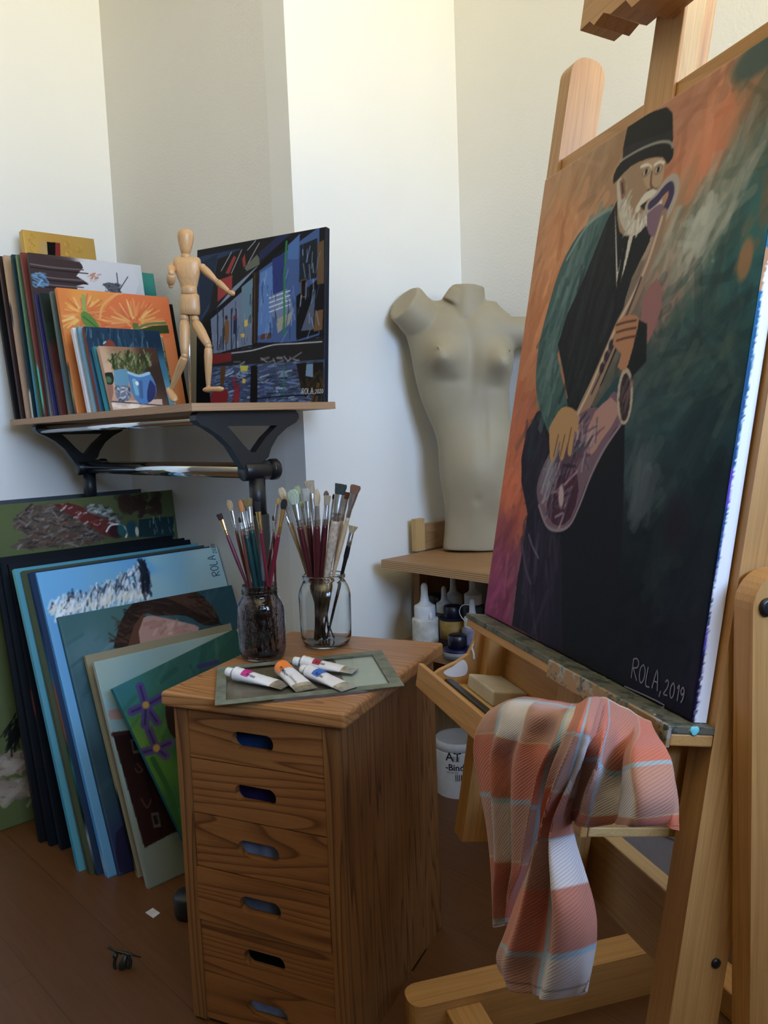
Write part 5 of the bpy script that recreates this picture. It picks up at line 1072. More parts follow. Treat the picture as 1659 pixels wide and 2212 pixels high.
def tubtext(body, px, py, size, bold=0):
    # point on the cylinder facing the viewer
    c = np.array([XB_, bb_[1], tz]); r = ray(px, py); A2 = r[0]**2+r[1]**2; e = CAM-c; B2 = 2*(e[0]*r[0]+e[1]*r[1]); C2 = e[0]**2+e[1]**2-rb**2; dd = B2*B2-4*A2*C2
    tt = (-B2-math.sqrt(max(dd, 0)))/(2*A2); P = CAM+r*tt
    text_mesh('print', body, size, P, RH, np.array([0, 0, 1.]), INK, tub, .0006, bold, wrap=(c, rb))
kb_ = rb/38
tubtext('AT', 963, 1642, 20*kb_, .0004); tubtext('-Binder', 963, 1662, 14.5*kb_, .0006)
for i, tx in enumerate(('Universal acrylic', 'binder, glossy,', 'water thinnable')): tubtext('lllll lll llll', 977, 1638+i*4, 3.6*kb_)
tubtext('llllllll lllll lllllll', 966, 1669, 3.6*kb_); tubtext('|||||||||', 983, 1684, 11*kb_, .0005)
t2b = MB(); X9 = XB_+.14; p9 = atx(984, 1600, X9); bt = thing('binder_tub', (X9, p9[1], tz), 'second white lidded tub, behind the one marked Binder', 'tub'); hh = atx(984, 1573, X9)[2]-tz
t2b.lathe(smoothprof([(rb*.9, 0), (rb, .01), (rb, hh*.86)], 2), (X9, p9[1], tz), seg=36); t2b.build('tub_body', WT, bt); MB().lathe([(rb*.98, hh*.86), (rb*1.02, hh*.87), (rb*1.02, hh*.98), (rb*.97, hh), (0, hh)], (X9, p9[1], tz), seg=36).build('lid', WT, bt)
# pale storage box on the floor behind the easel
sb = atz(1455, 1921, 0); sb2 = atz(1330, 1858, 0)
box = thing('storage_box', (sb[0]+.15, sb[1]+.3, 0), 'pale grey storage box on the floor behind the easel', 'box')
GREYB = plain('pale_grey_card', L(176, 176, 190), .6, noise=.04)
MB().box((sb[0], sb[1]-.42, 0), (.26, 0, 0), (0, .62, 0), (0, 0, .13), .004).build('box_body', GREYB, box); MB().box((sb[0]-.006, sb[1]-.426, .1305), (.272, 0, 0), (0, .632, 0), (0, 0, .20), .006).build('box_lid', GREYB, box)

# ================================================================== PLASTER TORSO
TB = atz(1024, 1189, DZ); TB = atd(1015, 1180, TB); TB[2] = DZ
def TP(px, py, off=0): return atd(px, py, TB, off)
tk = np.linalg.norm(TP(1000, 900)-TP(1001, 900))
tor = MB()
secs = [(1186, 956, 1093, .52, 0), (1176, 958, 1094, .56, 0), (1140, 961, 1100, .62, 0), (1102, 962, 1105, .66, 2), (1060, 955, 1110, .68, 4), (1026, 949, 1112, .68, 5), (990, 947, 1112, .64, 4), (958, 946, 1110, .60, 3), (930, 938, 1106, .57, 2), (905, 927, 1102, .54, 0), (880, 916, 1100, .54, 0), (857, 907, 1098, .56, 0), (826, 899, 1100, .58, 2), (795, 892, 1106, .60, 3), (770, 888, 1108, .58, 2), (748, 885, 1110, .54, 0), (725, 876, 1112, .50, -2), (700, 872, 1112, .46, -4), (680, 882, 1100, .42, -6), (662, 905, 1085, .36, -8), (650, 940, 1066, .30, -8)]
NS = 96; V = []
_s = np.array(secs, float)[::-1]; _y = np.linspace(650, 1186, 150); secs = [tuple(r_) for r_ in np.stack([_y]+[np.convolve(np.pad(np.interp(_y, _s[:, 0], _s[:, k]), 5, 'edge'), np.ones(11)/11, 'valid') for k in range(1, 5)], -1)[::-1]]
for y, a, b, f, off in secs:
    l, r = TP(a, y), TP(b, y); c = (l+r)/2+FH*off*tk*-1; hw = np.linalg.norm(r-l)/2; ax = (r-l)/(2*hw); ring = []
    for t in np.linspace(0, 2*math.pi, NS, endpoint=False):
        cx_, sx_ = math.cos(t), math.sin(t); x = np.sign(cx_)*abs(cx_)**.9*hw; dpt = np.sign(sx_)*abs(sx_)**.85*hw*f
        p = c+ax*x-FH*dpt
        if sx_ > 0:      # front relief, placed by where it is seen
            X_ = (a+b)/2+x/tk
            def g(cx0, cy0, rx, ry, h): return 1.35*h*math.exp(-((X_-cx0)/rx)**2-((y-cy0)/ry)**2)
            dp = g(945, 775, 33, 32, 38)+g(1085, 785, 33, 34, 44)+g(938, 790, 24, 18, 6)+g(1090, 800, 24, 18, 10)-g(1010, 790, 16, 60, 7)-g(965, 825, 26, 10, 3)-g(1070, 838, 26, 12, 4)+g(945, 870, 26, 40, 4)-g(1040, 930, 9, 80, 3.2)+g(1020, 1000, 50, 60, 10)+g(1070, 970, 26, 50, 4)-g(1060, 1120, 20, 40, 6)-g(985, 1130, 22, 40, 3)-g(1025, 1075, 7, 9, 3)-g(1000, 690, 14, 30, 4)+g(1035, 668, 36, 10, 4)+g(960, 668, 34, 10, 3)
            p = p-FH*dp*tk*sx_
        ring.append(p)
    V.append(ring)
V = np.array(V); tor.grid(V, closed=True, flip=True); tor.add(V[0], [tuple(range(NS))]); tor.add(V[-1], [tuple(range(NS))[::-1]])
def stub(a, b, ra, rb_, fl=1, k=1.0):
    a, b = np.array(a), np.array(b); tor.limb(a, b, [(ra*tk, 0), ((ra*.6+rb_*.4)*tk, .4), (rb_*tk, .96), (rb_*tk, 1)], 36, flat=fl)
stub(TP(935, 712, .01), TP(872, 655, -.035), 50, 44, .9)
stub(TP(905, 690, .01), TP(876, 652, -.03), 46, 44, .9)
stub(TP(1060, 722), TP(1170, 716, .0), 42, 34, .9); stub(TP(1020, 700), TP(1090, 718), 44, 40)
stub(TP(1008, 690), TP(1011, 618, .0), 46, 38, .85); stub(TP(985, 665), TP(1000, 640), 40, 38, .8)
tor.ball(TP(945, 748, -.148), .006); tor.ball(TP(1101, 757, -.12), .006)
to = tor.build('plaster_torso', plain('aged_plaster', L(158, 146, 120), .6, noise=.05, scale=9, bmp=.05), None, TB, smooth=True)
tag(to, 'beige plaster cast of an armless female torso standing on the workbench', 'statue')
rm = to.modifiers.new('remesh', 'REMESH'); rm.mode = 'VOXEL'; rm.voxel_size = .0045; rm.use_smooth_shade = True
sm_ = to.modifiers.new('smooth', 'SMOOTH'); sm_.factor = .6; sm_.iterations = 7

# ================================================================== EASEL
ea = atz(1045, 1325, .825); eb = atz(1493, 1560, .825); EW = np.linalg.norm(eb-ea); EU = (eb-ea)/EW
_t = onpl(1177, 388, EU, EU@ea)-ea; EH = np.linalg.norm(_t); EV = _t/EH; EV = nrm(EV-EU*(EV@EU)); EN = np.cross(EU, EV)
if EN@(CAM-ea) < 0: EN = -EN
NHh = nrm([EN[0], EN[1], 0])
def E(u, v, w): return ea+EU*u+EV*v+EN*w
def EG(u, s, z): return np.array([*(ea+EU*u+NHh*s)[:2], z])       # upright coordinates: along, forward, height
def eat(px, py, w): q = onpl(px, py, EN, EN@ea+w)-ea; return q@EU, q@EV
def eau(px, py, u): q = onpl(px, py, EU, EU@ea+u)-ea; return q@EN, q@EV
easel = thing('studio_easel', EG(.28, -.05, 0), 'big beech studio easel with tray and mast carrying the saxophone player painting', 'easel')
def ebox(name, u0, u1, v0, v1, w0, w1, mat=BEECH, bev=.002, parent=easel):
    return MB().box(E(u0, v0, w0), EU*(u1-u0), EV*(v1-v0), EN*(w1-w0), bev).build(name, mat, parent)
def vfloor(w): return (0-ea[2]-EN[2]*w)/EV[2]
for u0, u1 in ((-.047, -.006), (.572, .611)):
    wb, wf_, top = -.092, -.024, 1.016; rr = .030; v0 = -.435; cc = [(wf_-rr, top-rr), (wb+rr, top-rr)]
    pts = [(wb, v0), (wf_, v0)]+[(wf_-rr+rr*math.cos(t), top-rr+rr*math.sin(t)) for t in np.linspace(0, math.pi/2, 8)]+[(wb+rr+rr*math.cos(t), top-rr+rr*math.sin(t)) for t in np.linspace(math.pi/2, math.pi, 8)]
    MB().prism(pts, E(u0, 0, 0), EN, EV, EU*(u1-u0), grain=1).build('side_board', BEECH, easel)
ebox('mast', .257, .330, -.42, 1.45, -.030, -.0245); ebox('mast_rail', .262, .324, -.42, 1.45, -.062, -.0305, BEECH_PALE); ebox('mast_rail', .266, .318, -.42, 1.45, -.082, -.0625)
ebox('crossbar', -.0055, .5715, .765, .832, -.050, -.0305); ebox('crossbar', -.0055, .5715, -.36, -.262, -.124, -.0925, BEECH_PALE)
ebox('crossbar', -.0055, .5715, -.145, -.06, -.088, -.064)
# top clamp with a stepped underside
prof = [(.150, .965), (.150, 1.03), (.36, 1.03), (.36, .925), (.305, .925), (.285, .945), (.245, .945), (.222, .958), (.196, .952), (.180, .965)]
MB().prism(prof, E(0, 0, -.018), EU, EV, EN*.062).build('canvas_clamp', BEECH, easel)
# spattered ledge
def spatter(name, base, cols, dens=.5):
    m, N, K, b = newmat(name); at = nd(N, 'ShaderNodeTexCoord'); cur = None
    rgb = N.new('ShaderNodeRGB'); rgb.outputs[0].default_value = (*base, 1); cur = rgb.outputs[0]
    for i, c in enumerate(cols):
        mp = N.new('ShaderNodeMapping'); mp.inputs['Location'].default_value = (i*3.1, i*1.7, i*.9); K.new(at.outputs['Object'], mp.inputs[0])
        nz = N.new('ShaderNodeTexNoise'); nz.inputs['Scale'].default_value = 34+i*14; nz.inputs['Detail'].default_value = 6; nz.inputs['Roughness'].default_value = .7; K.new(mp.outputs[0], nz.inputs['Vector'])
        r = ramp(N, [(dens+.03*i, (0, 0, 0)), (dens+.03*i+.03, (1, 1, 1))]); K.new(nz.outputs[0], r.inputs[0])
        mx = nd(N, 'ShaderNodeMix', data_type='RGBA'); K.new(r.outputs[0], mx.inputs[0]); K.new(cur, mx.inputs[6]); mx.inputs[7].default_value = (*c, 1); cur = mx.outputs[2]
    K.new(cur, b.inputs['Base Color']); b.inputs['Roughness'].default_value = .5; bump(N, K, b, nz.outputs[0], .4, .002); return m
LEDGE_TOP = spatter('paint_crusted_wood', L(92, 90, 76), [L(52, 56, 54), L(44, 66, 60), L(64, 62, 54), L(170, 168, 160)], .54)
LEDGE_MID = spatter('smeared_wood', L(150, 118, 84), [L(150, 146, 140), L(60, 84, 80), L(70, 70, 70)], .53)
ebox('ledge', .006, .613, -.024, -.010, -.022, .034, BEECH); ebox('ledge_lip', .004, .6135, -.0098, -.0008, -.0225, .036, LEDGE_TOP, .001)
ebox('ledge_slider', .33, .6136, -.026, -.001, .0345, .040, LEDGE_MID, .001)
g = eau(1500, 1577, .6136); mb = MB()
for (px, py), rr in (((1497, 1577), .0045), ((1503, 1578), .005), ((1500, 1582), .0045)):
    w_, v_ = eau(px, py, .6137); mb.lathe([(rr, 0), (rr*.7, .0006), (0, .0008)], E(.6137, v_, w_), EU, 14)
mb.build('cyan_paint_blot', plain('cyan_paint', L(120, 205, 215), .5), easel)
# tray box under the ledge
TF = .084
curve = [eau(*p, -.04) for p in ((1028, 1357), (1024, 1384), (1010, 1412), (985, 1429), (949, 1446))]
curve = [(min(w_, TF-.004), v_) for w_, v_ in curve]
side = [(-.060, -.026), (curve[0][0]-.005, -.026)]+curve+[(TF-.002, -.142), (-.060, -.142)]
for u0 in (-.046, .546): MB().prism(side, E(u0, 0, 0), EN, EV, EU*.012, grain=1).build('tray_side', BEECH, easel)
ebox('tray_back', -.034, .546, -.142, -.026, -.0715, -.061); ebox('tray_bottom', -.046, .558, -.155, -.1425, -.0715, TF-.001, BEECH_PALE); ebox('tray_front', -.052, .558, -.156, -.112, TF, TF+.010, BEECH)
w_, v_ = zip(*[eau(*p, -.034) for p in ((978, 1440), (1000, 1425), (1010, 1440), (1004, 1458), (975, 1462), (958, 1452))])
WP = plain('white_paint', L(222, 226, 236), .6, noise=.03)
MB().prism([tuple(q_) for q_ in smooth_path(list(zip(w_, v_))+[(w_[0], v_[0])], 5)[:-1]], E(-.0339, 0, 0), EN, EV, EU*.0006).build('white_paint_patch', WP, easel)
pt = [eau(*p, -.033) for p in ((1023, 1391), (1020, 1400), (1023, 1412), (1024, 1424))]
MB().tube(smooth_path([E(-.0335, v, w) for w, v in pt], 4), [.0012]*5+[.0022]*(len(smooth_path(pt, 4))-5), 8).build('white_paint_drip', WP, easel)
# base: feet, upright posts and a cross bar on the floor
f0, f1 = atz(866, 2130, .09), atz(885, 2180, .09)
fs0 = (f0-ea)@NHh; fu0 = (f0-ea)@EU; fu1 = (atz(1110, 2125, .09)-ea)@EU+.0
def foot(u0, u1, sf, sb):
    R_ = .028; z1 = .09
    pts = [(sb, 0), (sf, 0), (sf, z1)]+[(sb, z1)]
    # rounded in plan: outline in (u, s), pushed up
    pl = [(u0, sb), (u1, sb)]+[(u1-R_+R_*math.cos(t), sf-R_+R_*math.sin(t)) for t in np.linspace(0, math.pi/2, 7)]+[(u0+R_+R_*math.cos(t), sf-R_+R_*math.sin(t)) for t in np.linspace(math.pi/2, math.pi, 7)]
    return MB().prism(pl, EG(0, 0, 0), EU, NHh, (0, 0, z1), grain=1).build('foot', BEECH, easel)
foot(fu0, fu1+.004, fs0, -.52); foot(.605, .665, fs0, -.52)
MB().box(EG(fu1+.0045, .03, .0), EU*(.604-fu1-.005), NHh*.07, (0, 0, .075), .003).build('base_crossbar', BEECH, easel)
MB().box(EG(fu1+.0045, -.50, .0), EU*(.604-fu1-.005), NHh*.06, (0, 0, .06), .003).build('base_crossbar', BEECH, easel)
def post(u0, u1, s0, s1, top, z0=.0905):
    rr = .040; pts = [(s0, z0), (s1, z0)]+[(s1-rr+rr*math.cos(t), top-rr+rr*math.sin(t)) for t in np.linspace(0, math.pi/2, 9)]+[(s0+rr+rr*math.cos(t), top-rr+rr*math.sin(t)) for t in np.linspace(math.pi/2, math.pi, 9)]
    return MB().prism(pts, np.array([*EG(u0, 0, 0)[:2], 0]), NHh, (0, 0, 1), EU*(u1-u0), grain=1).build('upright_post', BEECH, easel)
post(.620, .650, -.140, -.040, 1.0); 
kx = onpl(1657, 1311, EU, EU@ea+.651); kb = MB(); kb.lathe([(.010, 0), (.010, .003), (.006, .004)], kx, EU, 20); kb.build('bolt', BLACK_PL, easel)
kx = onpl(1546, 2080, EU, EU@ea+.6115); kb = MB(); kb.lathe([(.006, 0), (.006, .002), (.003, .003)], kx, EU, 14); kb.build('bolt', BLACK_PL, easel)

# ------------------------------------------------------------------ the saxophone player painting
def a_sax(A):
    pts = [((1190, 420), (186, 124, 90)), ((1250, 380), (172, 116, 84)), ((1210, 480), (208, 122, 80)), ((1200, 560), (205, 120, 76)), ((1300, 310), (160, 112, 86)), ((1290, 360), (165, 110, 82)), ((1480, 250), (182, 108, 84)), ((1560, 240), (208, 108, 74)), ((1620, 160), (148, 100, 72)), ((1650, 130), (92, 98, 88)), ((1540, 320), (214, 110, 76)), ((1480, 350), (200, 112, 84)), ((1480, 430), (168, 128, 96)), ((1640, 300), (118, 110, 92)), ((1600, 330), (132, 130, 112)),
     ((1560, 440), (136, 146, 132)), ((1505, 480), (156, 160, 150)), ((1640, 420), (60, 104, 106)), ((1580, 520), (66, 94, 90)), ((1500, 600), (104, 122, 114)), ((1440, 640), (150, 104, 100)), ((1480, 560), (176, 124, 108)), ((1550, 650), (44, 76, 74)), ((1600, 750), (28, 72, 78)), ((1500, 750), (46, 68, 68)), ((1450, 800), (42, 64, 70)), ((1550, 850), (26, 54, 66)), ((1400, 960), (36, 64, 74)), ((1500, 950), (24, 50, 62)), ((1440, 1050), (30, 52, 62)), ((1560, 1050), (18, 42, 58)), ((1400, 1150), (14, 28, 34)), ((1500, 1200), (16, 28, 42)), ((1540, 1300), (15, 24, 42)), ((1450, 1400), (15, 18, 38)), ((1500, 1480), (18, 16, 40)), ((1350, 1300), (12, 16, 26)), ((1250, 1300), (16, 15, 26)),
     ((1180, 700), (204, 114, 74)), ((1150, 800), (190, 104, 70)), ((1140, 880), (176, 92, 64)), ((1110, 980), (196, 96, 62)), ((1100, 1060), (198, 88, 58)), ((1120, 1120), (176, 78, 60)), ((1085, 1150), (150, 74, 88)), ((1075, 1230), (136, 52, 100)), ((1060, 1310), (126, 46, 104)), ((1100, 1220), (120, 58, 88)), ((1150, 560), (190, 116, 80))]
    pts = [(p, (c[0], c[1]*(1.14 if c[0] > c[1]*1.35 and c[2] < c[1] else 1), c[2]*(1.12 if c[0] > c[1]*1.35 and c[2] < c[1] else 1))) for p, c in pts]
    pts += [((1640, 380), (62, 108, 110)), ((1600, 480), (62, 108, 112)), ((1560, 570), (54, 98, 104)), ((1500, 680), (48, 88, 96)), ((1620, 620), (40, 98, 108)), ((1580, 700), (34, 86, 96)), ((1450, 880), (38, 78, 92)), ((1530, 760), (40, 84, 92)), ((1600, 900), (24, 62, 76))]
    A.idw([p for p, _ in pts], [c for _, c in pts], 3.6)
    A.shades(900, .08, .014, 15, 1.1, .6, .4)
    wisp = [(1400, 520), (1500, 420), (1620, 260), (1655, 300), (1600, 420), (1520, 560), (1450, 640)]
    A.dabs(70, wisp, [(150, 150, 140), (170, 172, 165), (110, 116, 104), (90, 110, 104)], .06, .010, 1.0, .3, .35); A.dabs(26, [(1480, 500), (1530, 440), (1545, 480), (1490, 560)], [(178, 182, 178), (160, 168, 160)], .04, .012, .9, .4, .5)
    A.dabs(90, [(1400, 640), (1600, 560), (1600, 900), (1420, 900)], [(60, 90, 84), (30, 62, 70), (80, 100, 96), (24, 54, 62)], .06, .012, .7, .6, .35); A.dabs(20, [(1590, 440), (1655, 380), (1650, 620), (1590, 600)], [(40, 110, 116), (150, 100, 66)], .05, .014, 1.2, .3, .4)
    A.blob((1635, 125), .05, .026, (74, 92, 90), .9); A.blob((1610, 560), .014, .03, (170, 120, 80), .8); A.blob((1460, 1130), .035, .05, (26, 20, 40), .8, .3, .7)
    A.dabs(34, [(1355, 990), (1395, 980), (1420, 1090), (1380, 1110)], [(70, 86, 98), (60, 74, 86), (84, 98, 108)], .05, .016, 1.3, .3, .5); A.dabs(40, [(1060, 1160), (1120, 1140), (1100, 1330), (1060, 1310)], [(160, 60, 120), (110, 56, 84), (180, 90, 130)], .05, .010, 1.0, .4, .4); A.dabs(50, [(1100, 860), (1150, 840), (1130, 1040), (1090, 1060)], [(214, 104, 60), (190, 110, 90), (160, 84, 66)], .05, .010, 1.2, .4, .4)
    P, Ln = A.poly, A.line
    # trousers and coat tails
    P([(1160, 890), (1140, 930), (1128, 985), (1126, 1040), (1140, 1110), (1130, 1180), (1118, 1250), (1106, 1352), (1300, 1448), (1330, 1330), (1345, 1150), (1350, 900), (1220, 860)], (15, 17, 28))
    P([(1160, 895), (1138, 930), (1126, 990), (1127, 1045), (1142, 1120), (1130, 1180), (1106, 1352), (1215, 1405), (1212, 1180), (1180, 1130), (1165, 1050), (1190, 960)], (30, 27, 48), sm=0)
    A.dabs(90, [(1130, 1150), (1200, 1170), (1205, 1390), (1112, 1350)], [(24, 20, 42), (48, 34, 62), (38, 32, 56), (70, 60, 84)], .08, .008, 1.75, .2, .5); A.dabs(36, [(1130, 940), (1165, 900), (1180, 1080), (1150, 1110)], [(60, 42, 66), (36, 40, 60), (30, 52, 64)], .05, .010, 1.3, .3, .5)
    Ln([(1124, 1170), (1110, 1270), (1104, 1345)], .004, (96, 76, 104), .8); Ln([(1142, 1155), (1150, 1180), (1163, 1205)], .004, (120, 110, 130), .7); Ln([(1128, 1180), (1136, 1230), (1146, 1260)], .006, (86, 78, 104), .6)
    # sleeve
    P([(1325, 440), (1290, 470), (1250, 505), (1210, 580), (1180, 680), (1162, 760), (1158, 840), (1172, 900), (1192, 942), (1225, 900), (1222, 850), (1210, 800), (1205, 750), (1225, 680), (1262, 600), (1300, 520)], (62, 96, 98), sm=3)
    A.dabs(120, [(1290, 480), (1215, 580), (1180, 690), (1165, 780), (1170, 890), (1205, 880), (1205, 750), (1260, 600)], [(104, 136, 138), (56, 92, 94), (82, 116, 118), (44, 76, 78)], .06, .009, 1.25, .2, .55)
    Ln([(1320, 450), (1270, 485), (1225, 560)], .006, (132, 160, 160), .7); P([(1195, 900), (1222, 870), (1228, 905), (1205, 938), (1192, 940)], (30, 82, 80))
    # waistcoat
    P([(1335, 430), (1310, 480), (1290, 530), (1262, 600), (1225, 680), (1205, 745), (1218, 810), (1228, 870), (1262, 880), (1300, 830), (1330, 760), (1342, 690), (1360, 600), (1395, 540), (1408, 505), (1392, 480), (1340, 500)], (22, 28, 34), sm=0)
    A.dabs(60, [(1310, 500), (1230, 690), (1230, 860), (1300, 800), (1335, 660)], [(34, 42, 48), (16, 20, 26), (44, 52, 58)], .08, .010, 1.3, .2, .5)
    P([(1390, 640), (1420, 600), (1430, 660), (1400, 740), (1380, 745)], (150, 100, 104), sm=2); P([(1378, 690), (1398, 700), (1396, 780), (1365, 815), (1348, 800)], (18, 26, 34)); P([(1328, 820), (1352, 800), (1340, 850), (1300, 880), (1270, 900)], (34, 70, 82))
    P([(1328, 440), (1331, 500), (1334, 590), (1341, 560), (1352, 508), (1372, 498), (1362, 540), (1342, 604), (1330, 660), (1326, 700), (1332, 640)], (196, 192, 184)); P([(1351, 506), (1360, 504), (1346, 580), (1328, 690), (1322, 700), (1334, 600)], (20, 22, 30)); P([(1370, 500), (1392, 490), (1404, 520), (1365, 600), (1340, 680), (1330, 760), (1326, 720), (1345, 600)], (22, 27, 34))
    # head
    P([(1342, 372), (1365, 358), (1400, 342), (1434, 336), (1438, 356), (1432, 385), (1428, 410), (1424, 435), (1400, 470), (1385, 500), (1360, 510), (1338, 500), (1333, 440)], (158, 128, 102), sm=2)
    P([(1390, 350), (1432, 338), (1434, 372), (1426, 400), (1400, 410), (1388, 380)], (176, 146, 118), sm=2); Ln([(1408, 372), (1406, 400), (1414, 410)], .004, (112, 82, 62)); Ln([(1400, 412), (1416, 410)], .004, (70, 42, 36))
    P([(1332, 395), (1345, 385), (1352, 440), (1362, 475), (1392, 470), (1410, 455), (1400, 478), (1380, 504), (1358, 508), (1340, 480), (1334, 440)], (186, 180, 170), sm=2); A.dabs(80, [(1336, 400), (1350, 400), (1366, 470), (1405, 462), (1378, 505), (1350, 500)], [(214, 210, 202), (160, 156, 148), (196, 190, 182)], .018, .003, 1.3, .4, .8)
    Ln([(1378, 450), (1392, 428), (1408, 418), (1418, 426), (1424, 440)], .012, (206, 202, 194)); P([(1382, 446), (1395, 436), (1412, 436), (1412, 448), (1392, 454)], (54, 34, 38), sm=2)
    P([(1338, 392), (1348, 384), (1352, 402), (1350, 424), (1342, 430)], (140, 104, 84), sm=2); Ln([(1344, 396), (1346, 416)], .004, (84, 54, 44)); Ln([(1385, 360), (1398, 356), (1406, 362)], .004, (214, 206, 194)); Ln([(1414, 356), (1424, 350), (1434, 352)], .004, (214, 206, 194))
    for c in ((1396, 371), (1422, 366)): A.blob(c, .011, .008, (120, 92, 78), 1); A.blob(c, .0085, .0055, (196, 184, 170), 1); A.blob(c, .0045, .005, (40, 26, 24), 1)
    # hat
    P([(1358, 264), (1400, 245), (1440, 231), (1453, 244), (1454, 300), (1450, 318), (1400, 322), (1345, 352), (1348, 310)], (26, 27, 31)); P([(1346, 318), (1400, 300), (1453, 280), (1453, 300), (1400, 318), (1345, 345)], (36, 38, 44))
    P([(1325, 398), (1326, 378), (1342, 350), (1380, 326), (1420, 310), (1446, 308), (1455, 322), (1452, 342), (1440, 354), (1432, 340), (1400, 342), (1362, 360), (1336, 386)], (24, 25, 29), sm=2); Ln([(1340, 348), (1380, 324), (1420, 308), (1446, 307), (1453, 318)], .0035, (150, 148, 142), .9)
    # saxophone: neck, body, bow and bell
    Ln([(1402, 446), (1420, 428), (1436, 404), (1450, 392), (1457, 398), (1455, 420), (1444, 450), (1432, 470)], .020, (170, 160, 156)); Ln([(1405, 443), (1420, 430), (1436, 410), (1448, 402), (1450, 420), (1440, 446)], .012, (60, 50, 92)); P([(1398, 462), (1425, 440), (1436, 452), (1432, 490), (1410, 512), (1398, 495)], (126, 96, 122), sm=2)
    Ln([(1434, 462), (1425, 500), (1402, 565), (1372, 640), (1340, 700), (1315, 760), (1285, 830), (1262, 880), (1240, 930)], .014, (150, 122, 106), w2=.034, sm=4); Ln([(1430, 470), (1398, 570), (1366, 640), (1330, 710), (1300, 780), (1270, 850), (1245, 900)], .005, (196, 172, 150), sm=4); Ln([(1385, 600), (1350, 690), (1310, 780), (1278, 850)], .004, (74, 58, 72), sm=3)
    P([(1240, 905), (1275, 880), (1300, 880), (1326, 845), (1345, 870), (1352, 905), (1330, 925), (1295, 985), (1268, 1040), (1248, 1092), (1228, 1132), (1203, 1144), (1182, 1132), (1164, 1090), (1160, 1050), (1176, 1000), (1205, 950)], (112, 88, 108), sm=3)
    P([(1285, 890), (1320, 858), (1335, 895), (1300, 950), (1275, 985), (1262, 950)], (172, 128, 126), sm=2); P([(1180, 1080), (1196, 1050), (1215, 1020), (1240, 1010), (1250, 1060), (1232, 1120), (1206, 1136), (1186, 1120)], (70, 32, 58), sm=2); P([(1205, 975), (1235, 950), (1262, 960), (1240, 1010), (1205, 1030), (1180, 1030)], (84, 62, 84), sm=2)
    A.dabs(110, [(1180, 1000), (1260, 900), (1300, 940), (1250, 1060), (1215, 1130), (1180, 1110)], [(170, 150, 170), (44, 32, 50), (130, 110, 140), (90, 60, 80), (60, 74, 96)], .028, .0035, 1.1, .5, .8); A.dabs(36, [(1175, 1010), (1200, 980), (1200, 1050), (1175, 1080)], [(150, 146, 166), (110, 116, 140)], .04, .004, 1.2, .15, .7); A.blob((1212, 1072), .010, .022, (186, 164, 176), .9, .3)
    Ln([(1340, 918), (1305, 970), (1275, 1030), (1252, 1090), (1230, 1134), (1203, 1146), (1180, 1134), (1164, 1092)], .005, (136, 120, 140), sm=4)
    bell = [(1350+17*math.cos(t)+3*math.sin(t), 856-62*math.sin(t)) for t in np.linspace(0, 6.283, 26)[:-1]]; P(bell, (176, 158, 146)); P([(1350+11.5*math.cos(t)+2*math.sin(t), 858-52*math.sin(t)) for t in np.linspace(0, 6.283, 26)[:-1]], (58, 46, 56)); A.dabs(12, [(1344, 820), (1358, 820), (1356, 890), (1346, 890)], [(110, 84, 92), (40, 32, 44)], .03, .005, 1.4)
    for c in ((1300, 795), (1310, 770), (1320, 745)): A.blob(c, .008, .010, (44, 34, 52), .9)
    # hands
    P([(1328, 705), (1345, 685), (1368, 680), (1380, 690), (1372, 730), (1362, 770), (1350, 800), (1334, 792), (1342, 765), (1324, 745), (1328, 725)], (176, 122, 88), sm=2)
    for y in (702, 718, 736): Ln([(1332, y), (1352, y-6), (1374, y-10)], .003, (96, 60, 44))
    P([(1186, 925), (1205, 890), (1222, 878), (1245, 888), (1250, 915), (1247, 940), (1242, 930), (1238, 960), (1233, 985), (1226, 980), (1228, 950), (1219, 985), (1214, 995), (1208, 985), (1210, 950), (1200, 985), (1193, 998), (1188, 990)], (178, 138, 92), sm=2)
    for a, b in (((1206, 940), (1196, 985)), ((1220, 940), (1210, 985)), ((1234, 925), (1226, 965))): Ln([a, b], .003, (110, 78, 56))
AX = Art(EW, EH, 300, 520, (60, 60, 60), pxmap(ea, EU, EV)); a_sax(AX)
sb_ = slab(MB(), ea, EU, EV, EW, EH, .0195, AX, (30, 40, 60), gain=1.22, left=[(0, (110, 50, 90)), (.3, (190, 90, 60)), (1, (190, 120, 84))], top=[(0, (180, 116, 84)), (.5, (180, 110, 80)), (1, (120, 110, 90))])
# the near edge: white gesso with teal and violet paint dragged over its front arris
nv, nw = 300, 10; W_ = np.zeros((nv, nw, 3)); Cc = np.zeros((nv, nw, 3)); rs = np.random.RandomState(8); reach = np.interp(np.arange(nv), np.linspace(0, nv-1, 26), .011*(.3+.7*rs.rand(26))*np.linspace(.45, 1.15, 26))
for i in range(nv):
    v = EH*i/(nv-1); tt = i/(nv-1); pc = np.array([24, 34, 92])*(1-tt)+np.array([30, 120, 140])*tt; pc = np.array([84, 60, 160]) if math.sin(tt*60)+math.sin(tt*23) > .7 and tt < .5 else pc
    if tt < .1: pc = np.array([22, 18, 60])
    if .62 < tt < .68: pc = np.array([170, 120, 80])
    for j in range(nw):
        w = -.0195*j/(nw-1); W_[i, j] = E(EW+.0004, v, w-.0006); f_ = np.clip((reach[i]+.0008*rs.randn()+w)/.002, 0, 1); Cc[i, j] = lin((pc*f_+np.array([232, 232, 238])*(1-f_))/255.)
sb_.grid(W_, 0, Cc, flip=False, smooth=False)
ob = sb_.build('painting', ACRYL, None, ea); tag(ob, 'tall canvas on the easel of a bearded man in a hat playing the saxophone', 'painting')
